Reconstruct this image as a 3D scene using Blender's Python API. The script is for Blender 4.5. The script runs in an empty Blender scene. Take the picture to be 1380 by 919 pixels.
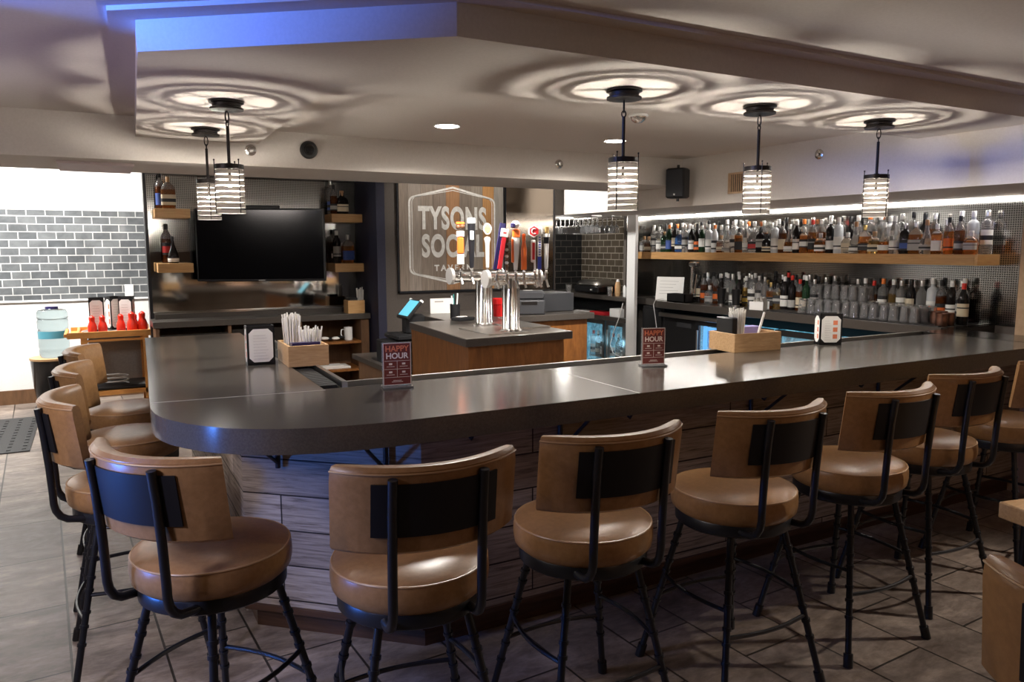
import bpy, bmesh, math, random
from mathutils import Vector, Matrix
random.seed(7)
PI = math.pi
SC = bpy.context.scene
COL = SC.collection
R = math.radians

# ------------------------------------------------------------------ materials
def mat(name, col=(.5, .5, .5), rough=.5, metal=0., spec=.5, trans=0., ior=1.45, emit=None, estr=0., coat=0.):
    m = bpy.data.materials.new(name); m.use_nodes = True
    b = m.node_tree.nodes['Principled BSDF']
    b.inputs['Base Color'].default_value = (*col, 1)
    b.inputs['Roughness'].default_value = rough
    b.inputs['Metallic'].default_value = metal
    b.inputs['Specular IOR Level'].default_value = spec
    b.inputs['Transmission Weight'].default_value = trans
    b.inputs['IOR'].default_value = ior
    b.inputs['Coat Weight'].default_value = coat
    if emit:
        b.inputs['Emission Color'].default_value = (*emit, 1)
        b.inputs['Emission Strength'].default_value = estr
    return m

def nodes(m):
    return m.node_tree.nodes, m.node_tree.links, m.node_tree.nodes['Principled BSDF']

def coords(m, kind='Object', scale=(1, 1, 1), rot=(0, 0, 0), loc=(0, 0, 0)):
    N, L, b = nodes(m)
    tc = N.new('ShaderNodeTexCoord'); mp = N.new('ShaderNodeMapping')
    mp.inputs['Scale'].default_value = scale; mp.inputs['Rotation'].default_value = rot; mp.inputs['Location'].default_value = loc
    L.new(tc.outputs[kind], mp.inputs['Vector'])
    return mp.outputs['Vector']

def ramp(m, fac, stops):
    N, L, b = nodes(m)
    r = N.new('ShaderNodeValToRGB')
    while len(r.color_ramp.elements) < len(stops): r.color_ramp.elements.new(.5)
    for e, (p, c) in zip(r.color_ramp.elements, stops):
        e.position = p; e.color = (*c, 1)
    L.new(fac, r.inputs['Fac'])
    return r.outputs['Color']

def noise(m, vec, scale, detail=4, rough=.55, dist=0.):
    N, L, b = nodes(m)
    n = N.new('ShaderNodeTexNoise')
    n.inputs['Scale'].default_value = scale; n.inputs['Detail'].default_value = detail
    n.inputs['Roughness'].default_value = rough; n.inputs['Distortion'].default_value = dist
    L.new(vec, n.inputs['Vector'])
    return n.outputs['Fac']

def bump(m, h, strength=.2, dist=.01):
    N, L, b = nodes(m)
    n = N.new('ShaderNodeBump'); n.inputs['Strength'].default_value = strength; n.inputs['Distance'].default_value = dist
    L.new(h, n.inputs['Height']); L.new(n.outputs['Normal'], b.inputs['Normal'])

def mixc(m, a, b_, fac, mode='MIX'):
    N, L, b = nodes(m)
    x = N.new('ShaderNodeMix'); x.data_type = 'RGBA'; x.blend_type = mode
    for s, v in (('A', a), ('B', b_)):
        sock = [i for i in x.inputs if i.name == s and i.type == 'RGBA'][0]
        if isinstance(v, tuple): sock.default_value = (*v, 1)
        else: L.new(v, sock)
    if isinstance(fac, float): x.inputs[0].default_value = fac
    else: L.new(fac, x.inputs[0])
    return [o for o in x.outputs if o.type == 'RGBA'][0]

def grain(name, c1, c2, rough=.5, kind='Object', scale=(2, 2, 30), bs=.15, coat=0.):
    m = mat(name, c1, rough, coat=coat); N, L, b = nodes(m)
    v = coords(m, kind, scale)
    f = noise(m, v, 3, 6, .6, .6)
    L.new(ramp(m, f, [(.3, c1), (.7, c2)]), b.inputs['Base Color']); bump(m, f, bs, .003)
    return m

def speck(name, c1, c2, rough=.5, scale=60., bs=.1, metal=0., coat=0.):
    m = mat(name, c1, rough, metal, coat=coat); N, L, b = nodes(m)
    f = noise(m, coords(m), scale, 5, .6)
    L.new(ramp(m, f, [(.35, c1), (.65, c2)]), b.inputs['Base Color']); bump(m, f, bs, .002)
    return m

def brickmat(name, c1, c2, mortar, bw, bh, ms, rough=.3, kind='UV', rot=(0, 0, 0), var=.3, bstr=.4, offset=.5, nscale=6, spec=.5):
    m = mat(name, c1, rough, spec=spec); N, L, b = nodes(m)
    v = coords(m, kind, (1, 1, 1), rot)
    t = N.new('ShaderNodeTexBrick'); L.new(v, t.inputs['Vector'])
    t.offset = offset; t.squash = 1
    t.inputs['Color1'].default_value = (*c1, 1); t.inputs['Color2'].default_value = (*c2, 1); t.inputs['Mortar'].default_value = (*mortar, 1)
    t.inputs['Scale'].default_value = 1; t.inputs['Mortar Size'].default_value = ms; t.inputs['Mortar Smooth'].default_value = .1
    t.inputs['Brick Width'].default_value = bw; t.inputs['Row Height'].default_value = bh; t.inputs['Bias'].default_value = 0
    n = noise(m, coords(m, kind, (1, 1, 1), rot), nscale, 8, .65, .4)
    dark = ramp(m, n, [(.25, (1 - var,) * 3), (.75, (1, 1, 1))])
    L.new(mixc(m, t.outputs['Color'], dark, 1.0, 'MULTIPLY'), b.inputs['Base Color'])
    inv = N.new('ShaderNodeMath'); inv.operation = 'SUBTRACT'; inv.inputs[0].default_value = 1
    L.new(t.outputs['Fac'], inv.inputs[1]); bump(m, inv.outputs[0], bstr, .004)
    return m

M = {}
M['paint'] = speck('ceiling_paint', (.60, .55, .50), (.64, .59, .54), .85, 90, .05)
M['white_wall'] = speck('white_wall_paint', (.78, .77, .75), (.82, .81, .79), .8, 60, .06)
M['post_white'] = speck('white_gloss_paint', (.80, .79, .77), (.84, .83, .81), .5, 60, .04)
M['grey_wall'] = speck('charcoal_brown_wall_paint', (.085, .070, .060), (.10, .082, .07), .7, 80, .1)
M['navy'] = speck('navy_wall_paint', (.012, .012, .030), (.016, .016, .038), .6, 80, .08)
M['tan_wall'] = speck('tan_trim_paint', (.50, .33, .20), (.56, .38, .24), .6, 30, .06)
M['floor'] = brickmat('slate_look_floor_tile', (.44, .37, .32), (.30, .255, .225), (.06, .052, .046), .665, .335, .005, .36, 'Object', (0, 0, R(87)), .45, .6, .5, 3.0)
M['tile_grey'] = brickmat('grey_subway_tile', (.20, .21, .215), (.12, .128, .135), (.62, .62, .61), .172, .083, .0055, .18, 'UV', var=.5, bstr=.6, nscale=5)
M['tile_black'] = brickmat('black_subway_tile', (.030, .030, .031), (.022, .022, .023), (.14, .13, .12), .172, .083, .003, .15, 'UV', var=.3, bstr=.6)
M['tile_beige'] = brickmat('brown_reflective_subway_tile', (.14, .115, .085), (.115, .092, .068), (.50, .45, .37), .172, .083, .005, .22, 'UV', var=.3, bstr=.6)
def floor_extra():
    m = M['floor']; N, L, b = nodes(m)
    v = coords(m, 'Object', (1.0, 2.2, 1), (0, 0, R(30)))
    old = b.inputs['Base Color'].links[0].from_socket
    g = ramp(m, noise(m, v, 2.2, 9, .68, 1.1), [(.32, (.42, .38, .36)), (.5, (.8, .78, .77)), (.66, (1.25, 1.22, 1.18))])
    g2 = ramp(m, noise(m, v, 14, 6, .7, .5), [(.35, (.72, .70, .68)), (.6, (1.1, 1.1, 1.1))])
    c = mixc(m, mixc(m, old, g, 1.0, 'MULTIPLY'), g2, 1.0, 'MULTIPLY')
    L.new(c, b.inputs['Base Color'])
floor_extra()
M['planks'] = brickmat('reclaimed_barn_wood_planks', (.52, .44, .36), (.30, .24, .19), (.03, .02, .015), 1.15, .155, .0035, .7, 'UV', var=.2, bstr=.6, offset=.37, nscale=2)
def planks_extra():
    m = M['planks']; N, L, b = nodes(m)
    f = noise(m, coords(m, 'UV', (1.5, 28, 1)), 3, 6, .65, .8)
    old = b.inputs['Base Color'].links[0].from_socket
    g = ramp(m, f, [(.30, (.30, .27, .25)), (.5, (.85, .84, .83)), (.72, (1.2, 1.2, 1.2))])
    L.new(mixc(m, old, g, 1.0, 'MULTIPLY'), b.inputs['Base Color'])
planks_extra()
M['bartop'] = speck('charcoal_solid_surface', (.062, .055, .048), (.082, .073, .064), .2, 140, .015)
M['bartop'].node_tree.nodes['Principled BSDF'].inputs['Roughness'].default_value = .17
M['bartop'].node_tree.nodes['Principled BSDF'].inputs['Specular IOR Level'].default_value = .6
M['stone_dark'] = speck('dark_stone_counter', (.055, .048, .042), (.075, .065, .057), .28, 140, .04)
M['black_gloss'] = mat('black_gloss_stone', (.016, .014, .013), .14)
M['seam'] = mat('seam_filler', (.42, .40, .37), .4)
M['rubber'] = speck('black_rubber', (.012, .012, .013), (.02, .02, .021), .55, 200, .3)
M['steel'] = mat('brushed_steel', (.55, .53, .50), .28, 1.)
M['chrome'] = mat('polished_steel', (.78, .76, .73), .17, 1.)
M['cap_steel'] = mat('satin_steel', (.6, .58, .56), .45, .7)
M['black_metal'] = mat('black_powder_coated_metal', (.010, .011, .015), .35, 0., .6)
M['panel_black'] = mat('black_satin_plate', (.007, .007, .010), .5, 0., .4)
M['bronze'] = mat('dark_bronze_metal', (.020, .016, .014), .42, .6)
M['leather'] = speck('tan_leather', (.26, .137, .056), (.32, .172, .073), .31, 55, .10)
M['piping'] = mat('tan_leather_piping', (.40, .24, .12), .35)
M['oak'] = grain('honey_oak', (.42, .215, .075), (.58, .33, .13), .4, 'Object', (30, 2, 30))
M['oak_x'] = grain('honey_oak_crossgrain', (.50, .27, .10), (.64, .39, .17), .42, 'Object', (2, 30, 30))
M['caddy'] = grain('natural_maple', (.46, .27, .12), (.62, .40, .21), .45, 'Object', (4, 30, 30))
M['cab'] = grain('amber_stained_veneer', (.15, .055, .014), (.27, .108, .030), .35, 'Object', (9, 9, 2.0), .05)
M['cab_dk'] = grain('brown_laminate', (.11, .055, .026), (.17, .088, .042), .5, 'Object', (9, 9, 2.0), .05)
M['walnut'] = grain('dark_walnut', (.05, .022, .012), (.09, .045, .025), .4)
M['orange_wood'] = grain('orange_pine', (.66, .29, .07), (.78, .38, .11), .42, 'Object', (4, 30, 30))
M['greyboard'] = speck('grey_board', (.30, .28, .26), (.35, .33, .30), .7, 60)
M['mirror'] = mat('mirror_glass', (.52, .50, .47), .06, 1.)
def mesh_mirror():
    m = M['mirror_dot'] = mat('perforated_mirror_sheet', (.34, .33, .31), .16, 1.); N, L, b = nodes(m)
    v = coords(m, 'Object', (1, 1, 1), (R(0), 0, 0))
    vo = N.new('ShaderNodeTexVoronoi'); vo.inputs['Scale'].default_value = 60; vo.inputs['Randomness'].default_value = 0
    L.new(v, vo.inputs['Vector'])
    L.new(ramp(m, vo.outputs['Distance'], [(.28, (.07, .065, .06)), (.40, (.42, .41, .39))]), b.inputs['Base Color'])
mesh_mirror()
M['bronze_mirror'] = mat('bronze_mirror_glass', (.26, .22, .18), .12, 1.)
M['screen'] = mat('television_screen_glass', (.003, .003, .004), .12, 0., .5)
M['plastic_black'] = mat('black_plastic', (.012, .012, .013), .4)
M['plastic_grey'] = mat('charcoal_plastic', (.04, .041, .045), .42)
M['white'] = mat('white_plastic', (.82, .81, .79), .4)
M['paper'] = mat('white_paper', (.80, .78, .74), .7)
M['ink'] = mat('grey_ink', (.36, .34, .32), .7)
M['card_red'] = mat('maroon_card', (.16, .035, .028), .5)
M['card_orange'] = mat('coral_print', (.72, .22, .11), .5)
M['card_line'] = mat('pale_print', (.80, .70, .62), .5)
M['acrylic'] = mat('clear_acrylic', (.92, .92, .92), .06, 0, .5, .85, 1.3)
M['copper'] = mat('aged_copper', (.36, .20, .15), .35, 1.)
M['red'] = mat('red_ketchup_plastic', (.75, .035, .015), .32)
M['red_glow'] = mat('red_translucent_plastic', (.45, .012, .012), .25)
M['orange'] = mat('orange_enamel', (.85, .17, .03), .3)
M['navy_en'] = mat('navy_enamel', (.025, .02, .09), .3)
M['blue_en'] = mat('blue_enamel', (.04, .06, .40), .3)
M['brown_en'] = mat('brown_enamel', (.13, .06, .03), .35)
M['red_en'] = mat('crimson_enamel', (.62, .03, .04), .3)
M['gold'] = mat('brass_trim', (.65, .45, .18), .3, .8)
M['grey_en'] = mat('grey_enamel', (.45, .44, .42), .35)
M['cyan_scr'] = mat('lit_cyan_screen', (.1, .4, .5), .3, emit=(.13, .50, .68), estr=.75)
M['glass'] = mat('clear_glass', (.95, .95, .95), .03, 0, .5, .9, 1.4)
M['thin_glass'] = mat('clear_bar_glass', (.95, .95, .95), .03, 0, .8, .9, 1.42)
M['jug'] = mat('tinted_water_jug', (.55, .66, .68), .06, 0, .5, .95, 1.33)
M['jug_label'] = mat('blue_jug_label', (.10, .33, .42), .4)
M['led'] = mat('led_strip_diffuser', (1, 1, 1), .5, emit=(1, .97, .93), estr=32.)
M['bulb'] = mat('lit_bulb_glass', (1, 1, 1), .5, emit=(1, .93, .83), estr=7300.)
M['down'] = mat('downlight_lens', (1, 1, 1), .5, emit=(1, .95, .88), estr=30.)
M['cool'] = mat('cooler_back_light', (.1, .3, .4), .5, emit=(.10, .45, .62), estr=.55)
M['cool_b'] = mat('cooler_blue_tube', (.05, .2, .5), .5, emit=(.06, .30, .80), estr=1.8)
M['panel_off'] = mat('ceiling_panel_diffuser', (.55, .45, .45), .6)
def cool_extra():
    m = M['cool']; N, L, b = nodes(m)
    f = noise(m, coords(m, 'Object', (4, 6, 5)), 3.5, 6, .7, .8)
    L.new(ramp(m, f, [(.40, (.01, .05, .08)), (.52, (.08, .40, .58)), (.64, (.45, .85, 1.0))]), b.inputs['Emission Color'])
cool_extra()
def shade_mat():
    m = bpy.data.materials.new('smoked_translucent_shade'); m.use_nodes = True
    N, L = m.node_tree.nodes, m.node_tree.links
    N.clear(); o = N.new('ShaderNodeOutputMaterial'); mx = N.new('ShaderNodeMixShader'); d = N.new('ShaderNodeBsdfDiffuse'); t = N.new('ShaderNodeBsdfTranslucent')
    d.inputs['Color'].default_value = (.16, .15, .14, 1); t.inputs['Color'].default_value = (.30, .28, .26, 1)
    mx.inputs[0].default_value = .5
    L.new(d.outputs[0], mx.inputs[1]); L.new(t.outputs[0], mx.inputs[2]); L.new(mx.outputs[0], o.inputs[0])
    return m
M['shade'] = shade_mat()

# ------------------------------------------------------------------ mesh building
class B:
    def __init__(s): s.v = []; s.f = []; s.sm = []; s.mi = []; s.uv = {}
    def add(s, vs, fs, smooth=False, mi=0):
        o = len(s.v); s.v += [tuple(v) for v in vs]
        for f in fs: s.f.append(tuple(i + o for i in f)); s.sm.append(smooth); s.mi.append(mi)
        return s
    def box(s, x0, x1, y0, y1, z0, z1, mi=0, M4=None, bev=0.):
        if bev > 0:
            pts = []
            b = bev
            for z, i in ((z0, b), (z0 + b, 0), (z1 - b, 0), (z1, b)):
                for x, y in ((x0 + i, y0 + b + i), (x0 + b + i, y0 + i), (x1 - b - i, y0 + i), (x1 - i, y0 + b + i), (x1 - i, y1 - b - i), (x1 - b - i, y1 - i), (x0 + b + i, y1 - i), (x0 + i, y1 - b - i)):
                    pts.append((x, y, z))
            fs = [tuple(reversed(range(8))), tuple(range(24, 32))]
            for k in range(3):
                for i in range(8):
                    j = (i + 1) % 8; fs.append((k * 8 + i, k * 8 + j, k * 8 + 8 + j, k * 8 + 8 + i))
        else:
            pts = [(x, y, z) for z in (z0, z1) for x, y in ((x0, y0), (x1, y0), (x1, y1), (x0, y1))]
            fs = [(3, 2, 1, 0), (4, 5, 6, 7), (0, 1, 5, 4), (1, 2, 6, 5), (2, 3, 7, 6), (3, 0, 4, 7)]
        if M4: pts = [M4 @ Vector(p) for p in pts]
        return s.add(pts, fs, False, mi)
    def prism(s, poly, z0, z1, mi=0, smooth_sides=False, inset=0.):
        n = len(poly)
        if inset:
            c = Vector((sum(p[0] for p in poly) / n, sum(p[1] for p in poly) / n))
        pts = [(x, y, z0) for x, y in poly] + [(x, y, z1) for x, y in poly]
        s.add(pts, [tuple(reversed(range(n))), tuple(range(n, 2 * n))], False, mi)
        o = len(s.v) - 2 * n
        for i in range(n):
            j = (i + 1) % n
            s.f.append((o + i, o + j, o + n + j, o + n + i)); s.sm.append(smooth_sides); s.mi.append(mi)
        return s
    def lathe(s, prof, n=20, mi=0, c=(0, 0, 0), sx=1, sy=1, sq=0., smooth=True, M4=None, cap=True, a0=0, a1=2 * PI, mis=None):
        full = abs(a1 - a0 - 2 * PI) < 1e-6
        k = n if full else n + 1
        pts = []
        for r, z in prof:
            for i in range(k):
                a = a0 + (a1 - a0) * i / n
                cx, cy = math.cos(a), math.sin(a)
                if sq:
                    q = (abs(cx) ** (2 + sq * 6) + abs(cy) ** (2 + sq * 6)) ** (-1 / (2 + sq * 6)); cx *= q; cy *= q
                pts.append(Vector((c[0] + r * cx * sx, c[1] + r * cy * sy, c[2] + z)))
        if M4: pts = [M4 @ p for p in pts]
        o = len(s.v); s.v += [tuple(p) for p in pts]
        for j in range(len(prof) - 1):
            for i in range(n if not full else n):
                i2 = (i + 1) % k if full else i + 1
                s.f.append((o + j * k + i, o + j * k + i2, o + (j + 1) * k + i2, o + (j + 1) * k + i)); s.sm.append(smooth)
                s.mi.append(mis[j] if mis else mi)
        if cap and full:
            if prof[0][0] > 1e-5: s.f.append(tuple(o + i for i in reversed(range(k)))); s.sm.append(False); s.mi.append(mis[0] if mis else mi)
            if prof[-1][0] > 1e-5: s.f.append(tuple(o + (len(prof) - 1) * k + i for i in range(k))); s.sm.append(False); s.mi.append(mis[-1] if mis else mi)
        return s
    def cyl(s, p0, p1, r0, r1=None, n=12, mi=0, smooth=True):
        r1 = r0 if r1 is None else r1
        p0, p1 = Vector(p0), Vector(p1); d = p1 - p0
        q = d.to_track_quat('Z', 'Y').to_matrix().to_4x4(); T = Matrix.Translation(p0) @ q
        return s.lathe([(r0, 0), (r1, d.length)], n, mi, M4=T, smooth=smooth)
    def tube(s, pts, r, n=8, mi=0, closed=False, rs=None):
        P = [Vector(p) for p in pts]; m = len(P); o = len(s.v)
        up = Vector((0, 0, 1)); prev = None
        for i, p in enumerate(P):
            a = P[(i - 1) % m] if (closed or i > 0) else p; b = P[(i + 1) % m] if (closed or i < m - 1) else p
            t = (b - a).normalized()
            if prev is None:
                u = t.cross(up)
                if u.length < .05: u = t.cross(Vector((1, 0, 0)))
            else: u = prev - t * prev.dot(t)
            u.normalize(); prev = u; w = t.cross(u)
            rr = rs[i] if rs else r
            for k in range(n):
                an = 2 * PI * k / n; s.v.append(tuple(p + (u * math.cos(an) + w * math.sin(an)) * rr))
        for i in range(m if closed else m - 1):
            j = (i + 1) % m
            for k in range(n):
                k2 = (k + 1) % n
                s.f.append((o + i * n + k, o + j * n + k, o + j * n + k2, o + i * n + k2)); s.sm.append(True); s.mi.append(mi)
        if not closed:
            s.f.append(tuple(o + k for k in range(n))); s.sm.append(False); s.mi.append(mi)
            s.f.append(tuple(o + (m - 1) * n + k for k in reversed(range(n)))); s.sm.append(False); s.mi.append(mi)
        return s
    def ball(s, c, r, sx=1, sy=1, sz=1, n=14, m=8, mi=0):
        prof = [(max(1e-6, math.sin(PI * i / m)) * r, -math.cos(PI * i / m) * r * sz) for i in range(m + 1)]
        return s.lathe(prof, n, mi, c, sx, sy, cap=False)
    def mesh(s, name, mats, wallaxes=None):
        me = bpy.data.meshes.new(name)
        me.from_pydata(s.v, [], s.f)
        for m in (mats if isinstance(mats, (list, tuple)) else [mats]): me.materials.append(m)
        me.polygons.foreach_set('use_smooth', s.sm); me.polygons.foreach_set('material_index', s.mi)
        bm = bmesh.new(); bm.from_mesh(me); bmesh.ops.recalc_face_normals(bm, faces=bm.faces); bm.to_mesh(me); bm.free()
        if wallaxes:
            uv = me.uv_layers.new(name='UVMap')
            for p in me.polygons:
                for li in p.loop_indices:
                    co = me.vertices[me.loops[li].vertex_index].co
                    uv.data[li].uv = wallaxes(co, p.normal)
        me.update(); me.set_sharp_from_angle(angle=R(42))
        return me
def boxuv(co, n):
    if abs(n.z) > .7: return (co.x, co.y)
    if abs(n.x) > abs(n.y): return (co.y, co.z)
    return (co.x, co.z)

def obj(name, b, mats, parent=None, loc=(0, 0, 0), rz=0., label=None, uv=None, bevel=0., sharp=True):
    me = b if isinstance(b, bpy.types.Mesh) else b.mesh(name, mats, uv)
    o = bpy.data.objects.new(name, me); COL.objects.link(o)
    o.location = loc; o.rotation_euler = (0, 0, rz)
    if parent: o.parent = parent
    if label: o['label'] = label
    if bevel:
        md = o.modifiers.new('edge', 'BEVEL'); md.width = bevel; md.segments = 2; md.limit_method = 'ANGLE'; md.angle_limit = R(50)
    return o
def tag(o, label, cat, group=None, kind=None):
    o['label'] = label; o['category'] = cat
    if group: o['group'] = group
    if kind: o['kind'] = kind
    return o
def thing(name, label, cat, loc=(0, 0, 0), rz=0., group=None):
    o = bpy.data.objects.new(name, None); COL.objects.link(o)
    o.location = loc; o.rotation_euler = (0, 0, rz); o.empty_display_size = .1
    return tag(o, label, cat, group)
def struct(name, b, mats, uv=None, **k):
    o = obj(name, b, mats, uv=uv, **k); o['kind'] = 'structure'; return o
def dup(root, loc, rz, label, group=None):
    r = root.copy(); COL.objects.link(r); r.location = loc; r.rotation_euler = (0, 0, rz); r['label'] = label
    if group: r['group'] = group
    for ch in list(root.children):
        if ch.type == 'LIGHT': continue
        c = ch.copy(); COL.objects.link(c); c.parent = r
        for g in list(ch.children):
            d = g.copy(); COL.objects.link(d); d.parent = c
    return r
def text_mesh(txt, size, M4, mats, extrude=.001, xs=1., bold=0., align='CENTER', space=1.):
    c = bpy.data.curves.new('lettering', 'FONT'); c.body = txt; c.size = size; c.extrude = extrude; c.offset = bold
    c.align_x = align; c.align_y = 'CENTER'; c.space_character = space
    o = bpy.data.objects.new('lettering', c); COL.objects.link(o)
    bpy.context.view_layer.update()
    dg = bpy.context.evaluated_depsgraph_get()
    me = bpy.data.meshes.new_from_object(o.evaluated_get(dg)); bpy.data.objects.remove(o); bpy.data.curves.remove(c)
    me.transform(M4 @ Matrix.Diagonal((xs, 1, 1, 1)))
    me.materials.clear(); me.materials.append(mats)
    return me
def upright(x, y, z, rz=0.):   # text standing up, reading from -Y
    return Matrix.Translation((x, y, z)) @ Matrix.Rotation(rz, 4, 'Z') @ Matrix.Rotation(PI / 2, 4, 'X')
def light(name, kind, loc, power, col=(1, 1, 1), size=.1, aim=None, sizey=None, parent=None, spot=None, spread=None):
    l = bpy.data.lights.new(name, kind); l.energy = power; l.color = col
    if kind == 'AREA':
        l.size = size
        if sizey: l.shape = 'RECTANGLE'; l.size_y = sizey
        if spread: l.spread = spread
    else: l.shadow_soft_size = size
    if kind == 'SPOT': l.spot_size = spot or R(90); l.spot_blend = .6
    o = bpy.data.objects.new(name, l); COL.objects.link(o); o.location = loc
    if aim is not None: o.rotation_euler = (Vector(aim) - Vector(loc)).to_track_quat('-Z', 'Y').to_euler()
    if parent: o.parent = parent
    return o

ZB = 1.067
# ------------------------------------------------------------------ camera
cam = bpy.data.cameras.new('camera'); co = bpy.data.objects.new('camera', cam); COL.objects.link(co); SC.camera = co
cam.sensor_width = 36; cam.sensor_fit = 'HORIZONTAL'; cam.lens = 1026.5 / 1380 * 36; cam.clip_start = .05; cam.clip_end = 60
yaw, pit, roll = R(28.59), R(7.05), R(-.1)
fw = Vector((math.sin(yaw) * math.cos(pit), math.cos(yaw) * math.cos(pit), -math.sin(pit)))
rt = Vector((math.cos(yaw), -math.sin(yaw), 0)); up = rt.cross(fw)
rt2 = rt * math.cos(roll) + up * math.sin(roll); up2 = -rt * math.sin(roll) + up * math.cos(roll)
mw = Matrix((rt2, up2, -fw)).transposed().to_4x4(); mw.translation = (0, 0, 1.66); co.matrix_world = mw

# ------------------------------------------------------------------ setting
struct('floor', B().box(-6, 8.5, -4, 10.2, -.05, 0), M['floor'])
ZM, ZC, ZS, ZH = 2.463, 2.43, 2.34, 2.195
struct('ceiling', B().box(-6, 6.6, -4, 5.36, ZM, ZM + .06), M['paint'])
struct('ceiling_over_bar', B().prism([(.9, 5.36), (.9, 3.4), (1.5, 3.1), (4.66, 3.1), (4.66, 5.36)], ZC, ZM + .01), M['paint'])
outer = [(.27, 5.36), (.176, 3.06), (1.08, 2.352), (4.66, 2.352)]
struct('trim_soffit', B().prism(outer + [(4.66, 3.13), (1.58, 3.13), (.94, 3.52), (1.0, 5.36)], ZS, ZM + .01), M['paint'])
struct('trim_fascia', B().prism([(.18, 5.12), (.085, 2.99), (1.055, 2.262), (4.66, 2.262), (4.66, 2.36), (1.09, 2.36), (.18, 3.05), (.262, 5.12)], 2.447, ZM + .005), M['paint'])
struct('wall_header', B().box(-6, 4.66, 5.35, 6.2, ZH, 3.0), M['paint'])
struct('ceiling_back', B().box(-6, 6.6, 6.1, 10.2, 2.92, 3.0), M['white_wall'])
struct('wall_bulkhead', B().box(4.65, 6.6, 1.2, 8.9, 2.015, 2.93), M['paint'])
struct('wall_back', B().box(-6, 2.6, 9.57, 9.75, 0, 2.95), M['white_wall'])
struct('wall_tiled', B().box(-6, 2.6, 9.555, 9.572, 1.105, 2.055), M['tile_grey'], uv=boxuv)
struct('trim_1', B().box(-6, 2.6, 9.548, 9.573, 2.055, 2.075).box(-6, 2.6, 9.548, 9.573, 1.085, 1.105), M['post_white'])
struct('baseboard_back', B().box(-6, 2.6, 9.545, 9.573, 0, .15), M['cab_dk'])
struct('wall_right', B().box(5.4, 6.6, -4, 2.85, 0, 2.95), M['tan_wall'])
struct('wall_alcove', B().box(5.95, 6.6, 2.8, 8.95, 0, 2.1), M['grey_wall'])
struct('wall_left', B().box(-6.1, -6, -4, 10.2, 0, 2.95), M['grey_wall'])
struct('wall_front', B().box(-6, 8.5, -4.1, -4, 0, 2.95), M['grey_wall'])
struct('wall_sign', B().box(2.5, 4.5, 7.25, 7.45, 0, 2.95), M['grey_wall'])
struct('wall_navy', B().box(2.42, 2.505, 7.18, 8.0, 0, 2.95), M['navy'])
struct('wall_niche', B().box(.44, 2.45, 7.88, 7.98, 0, 2.95), M['grey_wall'])
struct('trim_niche', B().box(.425, .452, 7.8, 7.98, 0, 2.95).box(.44, 2.43, 7.78, 7.88, 2.33, 2.95), M['black_metal'])
struct('trim_sign', B().box(2.5, 4.5, 7.235, 7.25, 2.345, 2.6).box(2.495, 2.515, 7.225, 7.25, .9, 2.4), M['black_metal'])
struct('wall_dark_tiled', B().box(4.45, 6.1, 8.86, 8.95, 0, 2.1), M['tile_black'], uv=boxuv)
struct('wall_beige_tiled', B().box(5.93, 5.952, 7.33, 8.87, 1.0, 2.02), M['tile_beige'], uv=boxuv)
struct('trim_post', B().box(5.40, 5.44, 6.98, 7.13, 0, 2.02), M['post_white'])
struct('wall_partition', B().box(5.50, 5.96, 7.28, 7.33, 0, 2.02), M['grey_wall'])
struct('trim_glass_end', B().box(5.50, 5.935, 7.27, 7.281, 1.067, 2.015), M['mirror_dot'])
struct('trim_glass_sheet', B().box(5.935, 5.951, 2.86, 7.27, 1.067, 2.015), M['mirror_dot'])

# ------------------------------------------------------------------ bar top and base
ol = [(.93, 5.55), (.262, 5.55), (.205, 4.27), (.160, 3.35), (.150, 3.08), (.160, 2.96), (.190, 2.85), (.243, 2.745), (.32, 2.645), (.414, 2.565), (.505, 2.513), (.60, 2.478), (.72, 2.452), (.85, 2.438), (1.0, 2.433), (5.03, 2.433), (5.03, 3.15), (.815, 3.15), (.86, 5.55)]
def smooth(pts, n=4):
    out = []
    for i in range(len(pts) - 1):
        p0, p1, p2, p3 = pts[max(0, i - 1)], pts[i], pts[i + 1], pts[min(len(pts) - 1, i + 2)]
        for k in range(n):
            t = k / n; q = []
            for a in (0, 1):
                q.append(.5 * (2 * p1[a] + (p2[a] - p0[a]) * t + (2 * p0[a] - 5 * p1[a] + 4 * p2[a] - p3[a]) * t * t + (3 * p1[a] - p0[a] - 3 * p2[a] + p3[a]) * t ** 3))
            out.append(tuple(q))
    return out + [pts[-1]]
ol = ol[1:4] + smooth(ol[4:15]) + ol[15:]
bt = thing('bar_worktop', 'long charcoal polished bar top curving round the corner at its left end', 'countertop')
slab = obj('slab', B().prism(ol, ZB - .088, ZB, smooth_sides=True), M['bartop'], bt)
obj('seam', B().box(1.917, 1.921, 2.434, 3.15, ZB, ZB + .0006).prism([(.157, 3.186), (.157, 3.190), (.815, 3.128), (.815, 3.124)], ZB, ZB + .0006), M['seam'], bt)
obj('end_panel', B().box(5.032, 5.398, 2.434, 3.285, ZB - .088, ZB + .001), M['black_gloss'], bt, label='dark gloss end section by the wall')
rail = B().box(.82, 5.03, 3.152, 3.262, ZB - .07, ZB - .035)
rail.prism([(.817, 3.262), (.93, 3.262), (.975, 5.55), (.862, 5.55)], ZB - .07, ZB - .035)
obj('drip_rail', rail, M['rubber'], bt)
lip = B().box(.95, 5.03, 3.262, 3.284, ZB - .07, ZB + .004).prism([(.93, 3.282), (.95, 3.262), (.995, 5.55), (.975, 5.55)], ZB - .05, ZB + .004)
obj('rail_lip', lip, M['steel'], bt)
rm = B()
for k in range(26):
    y = 3.3 + k * .03; rm.box(.835 + (y - 3.3) * .02, .915 + (y - 3.3) * .02, y, y + .018, ZB - .034, ZB - .012)
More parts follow.
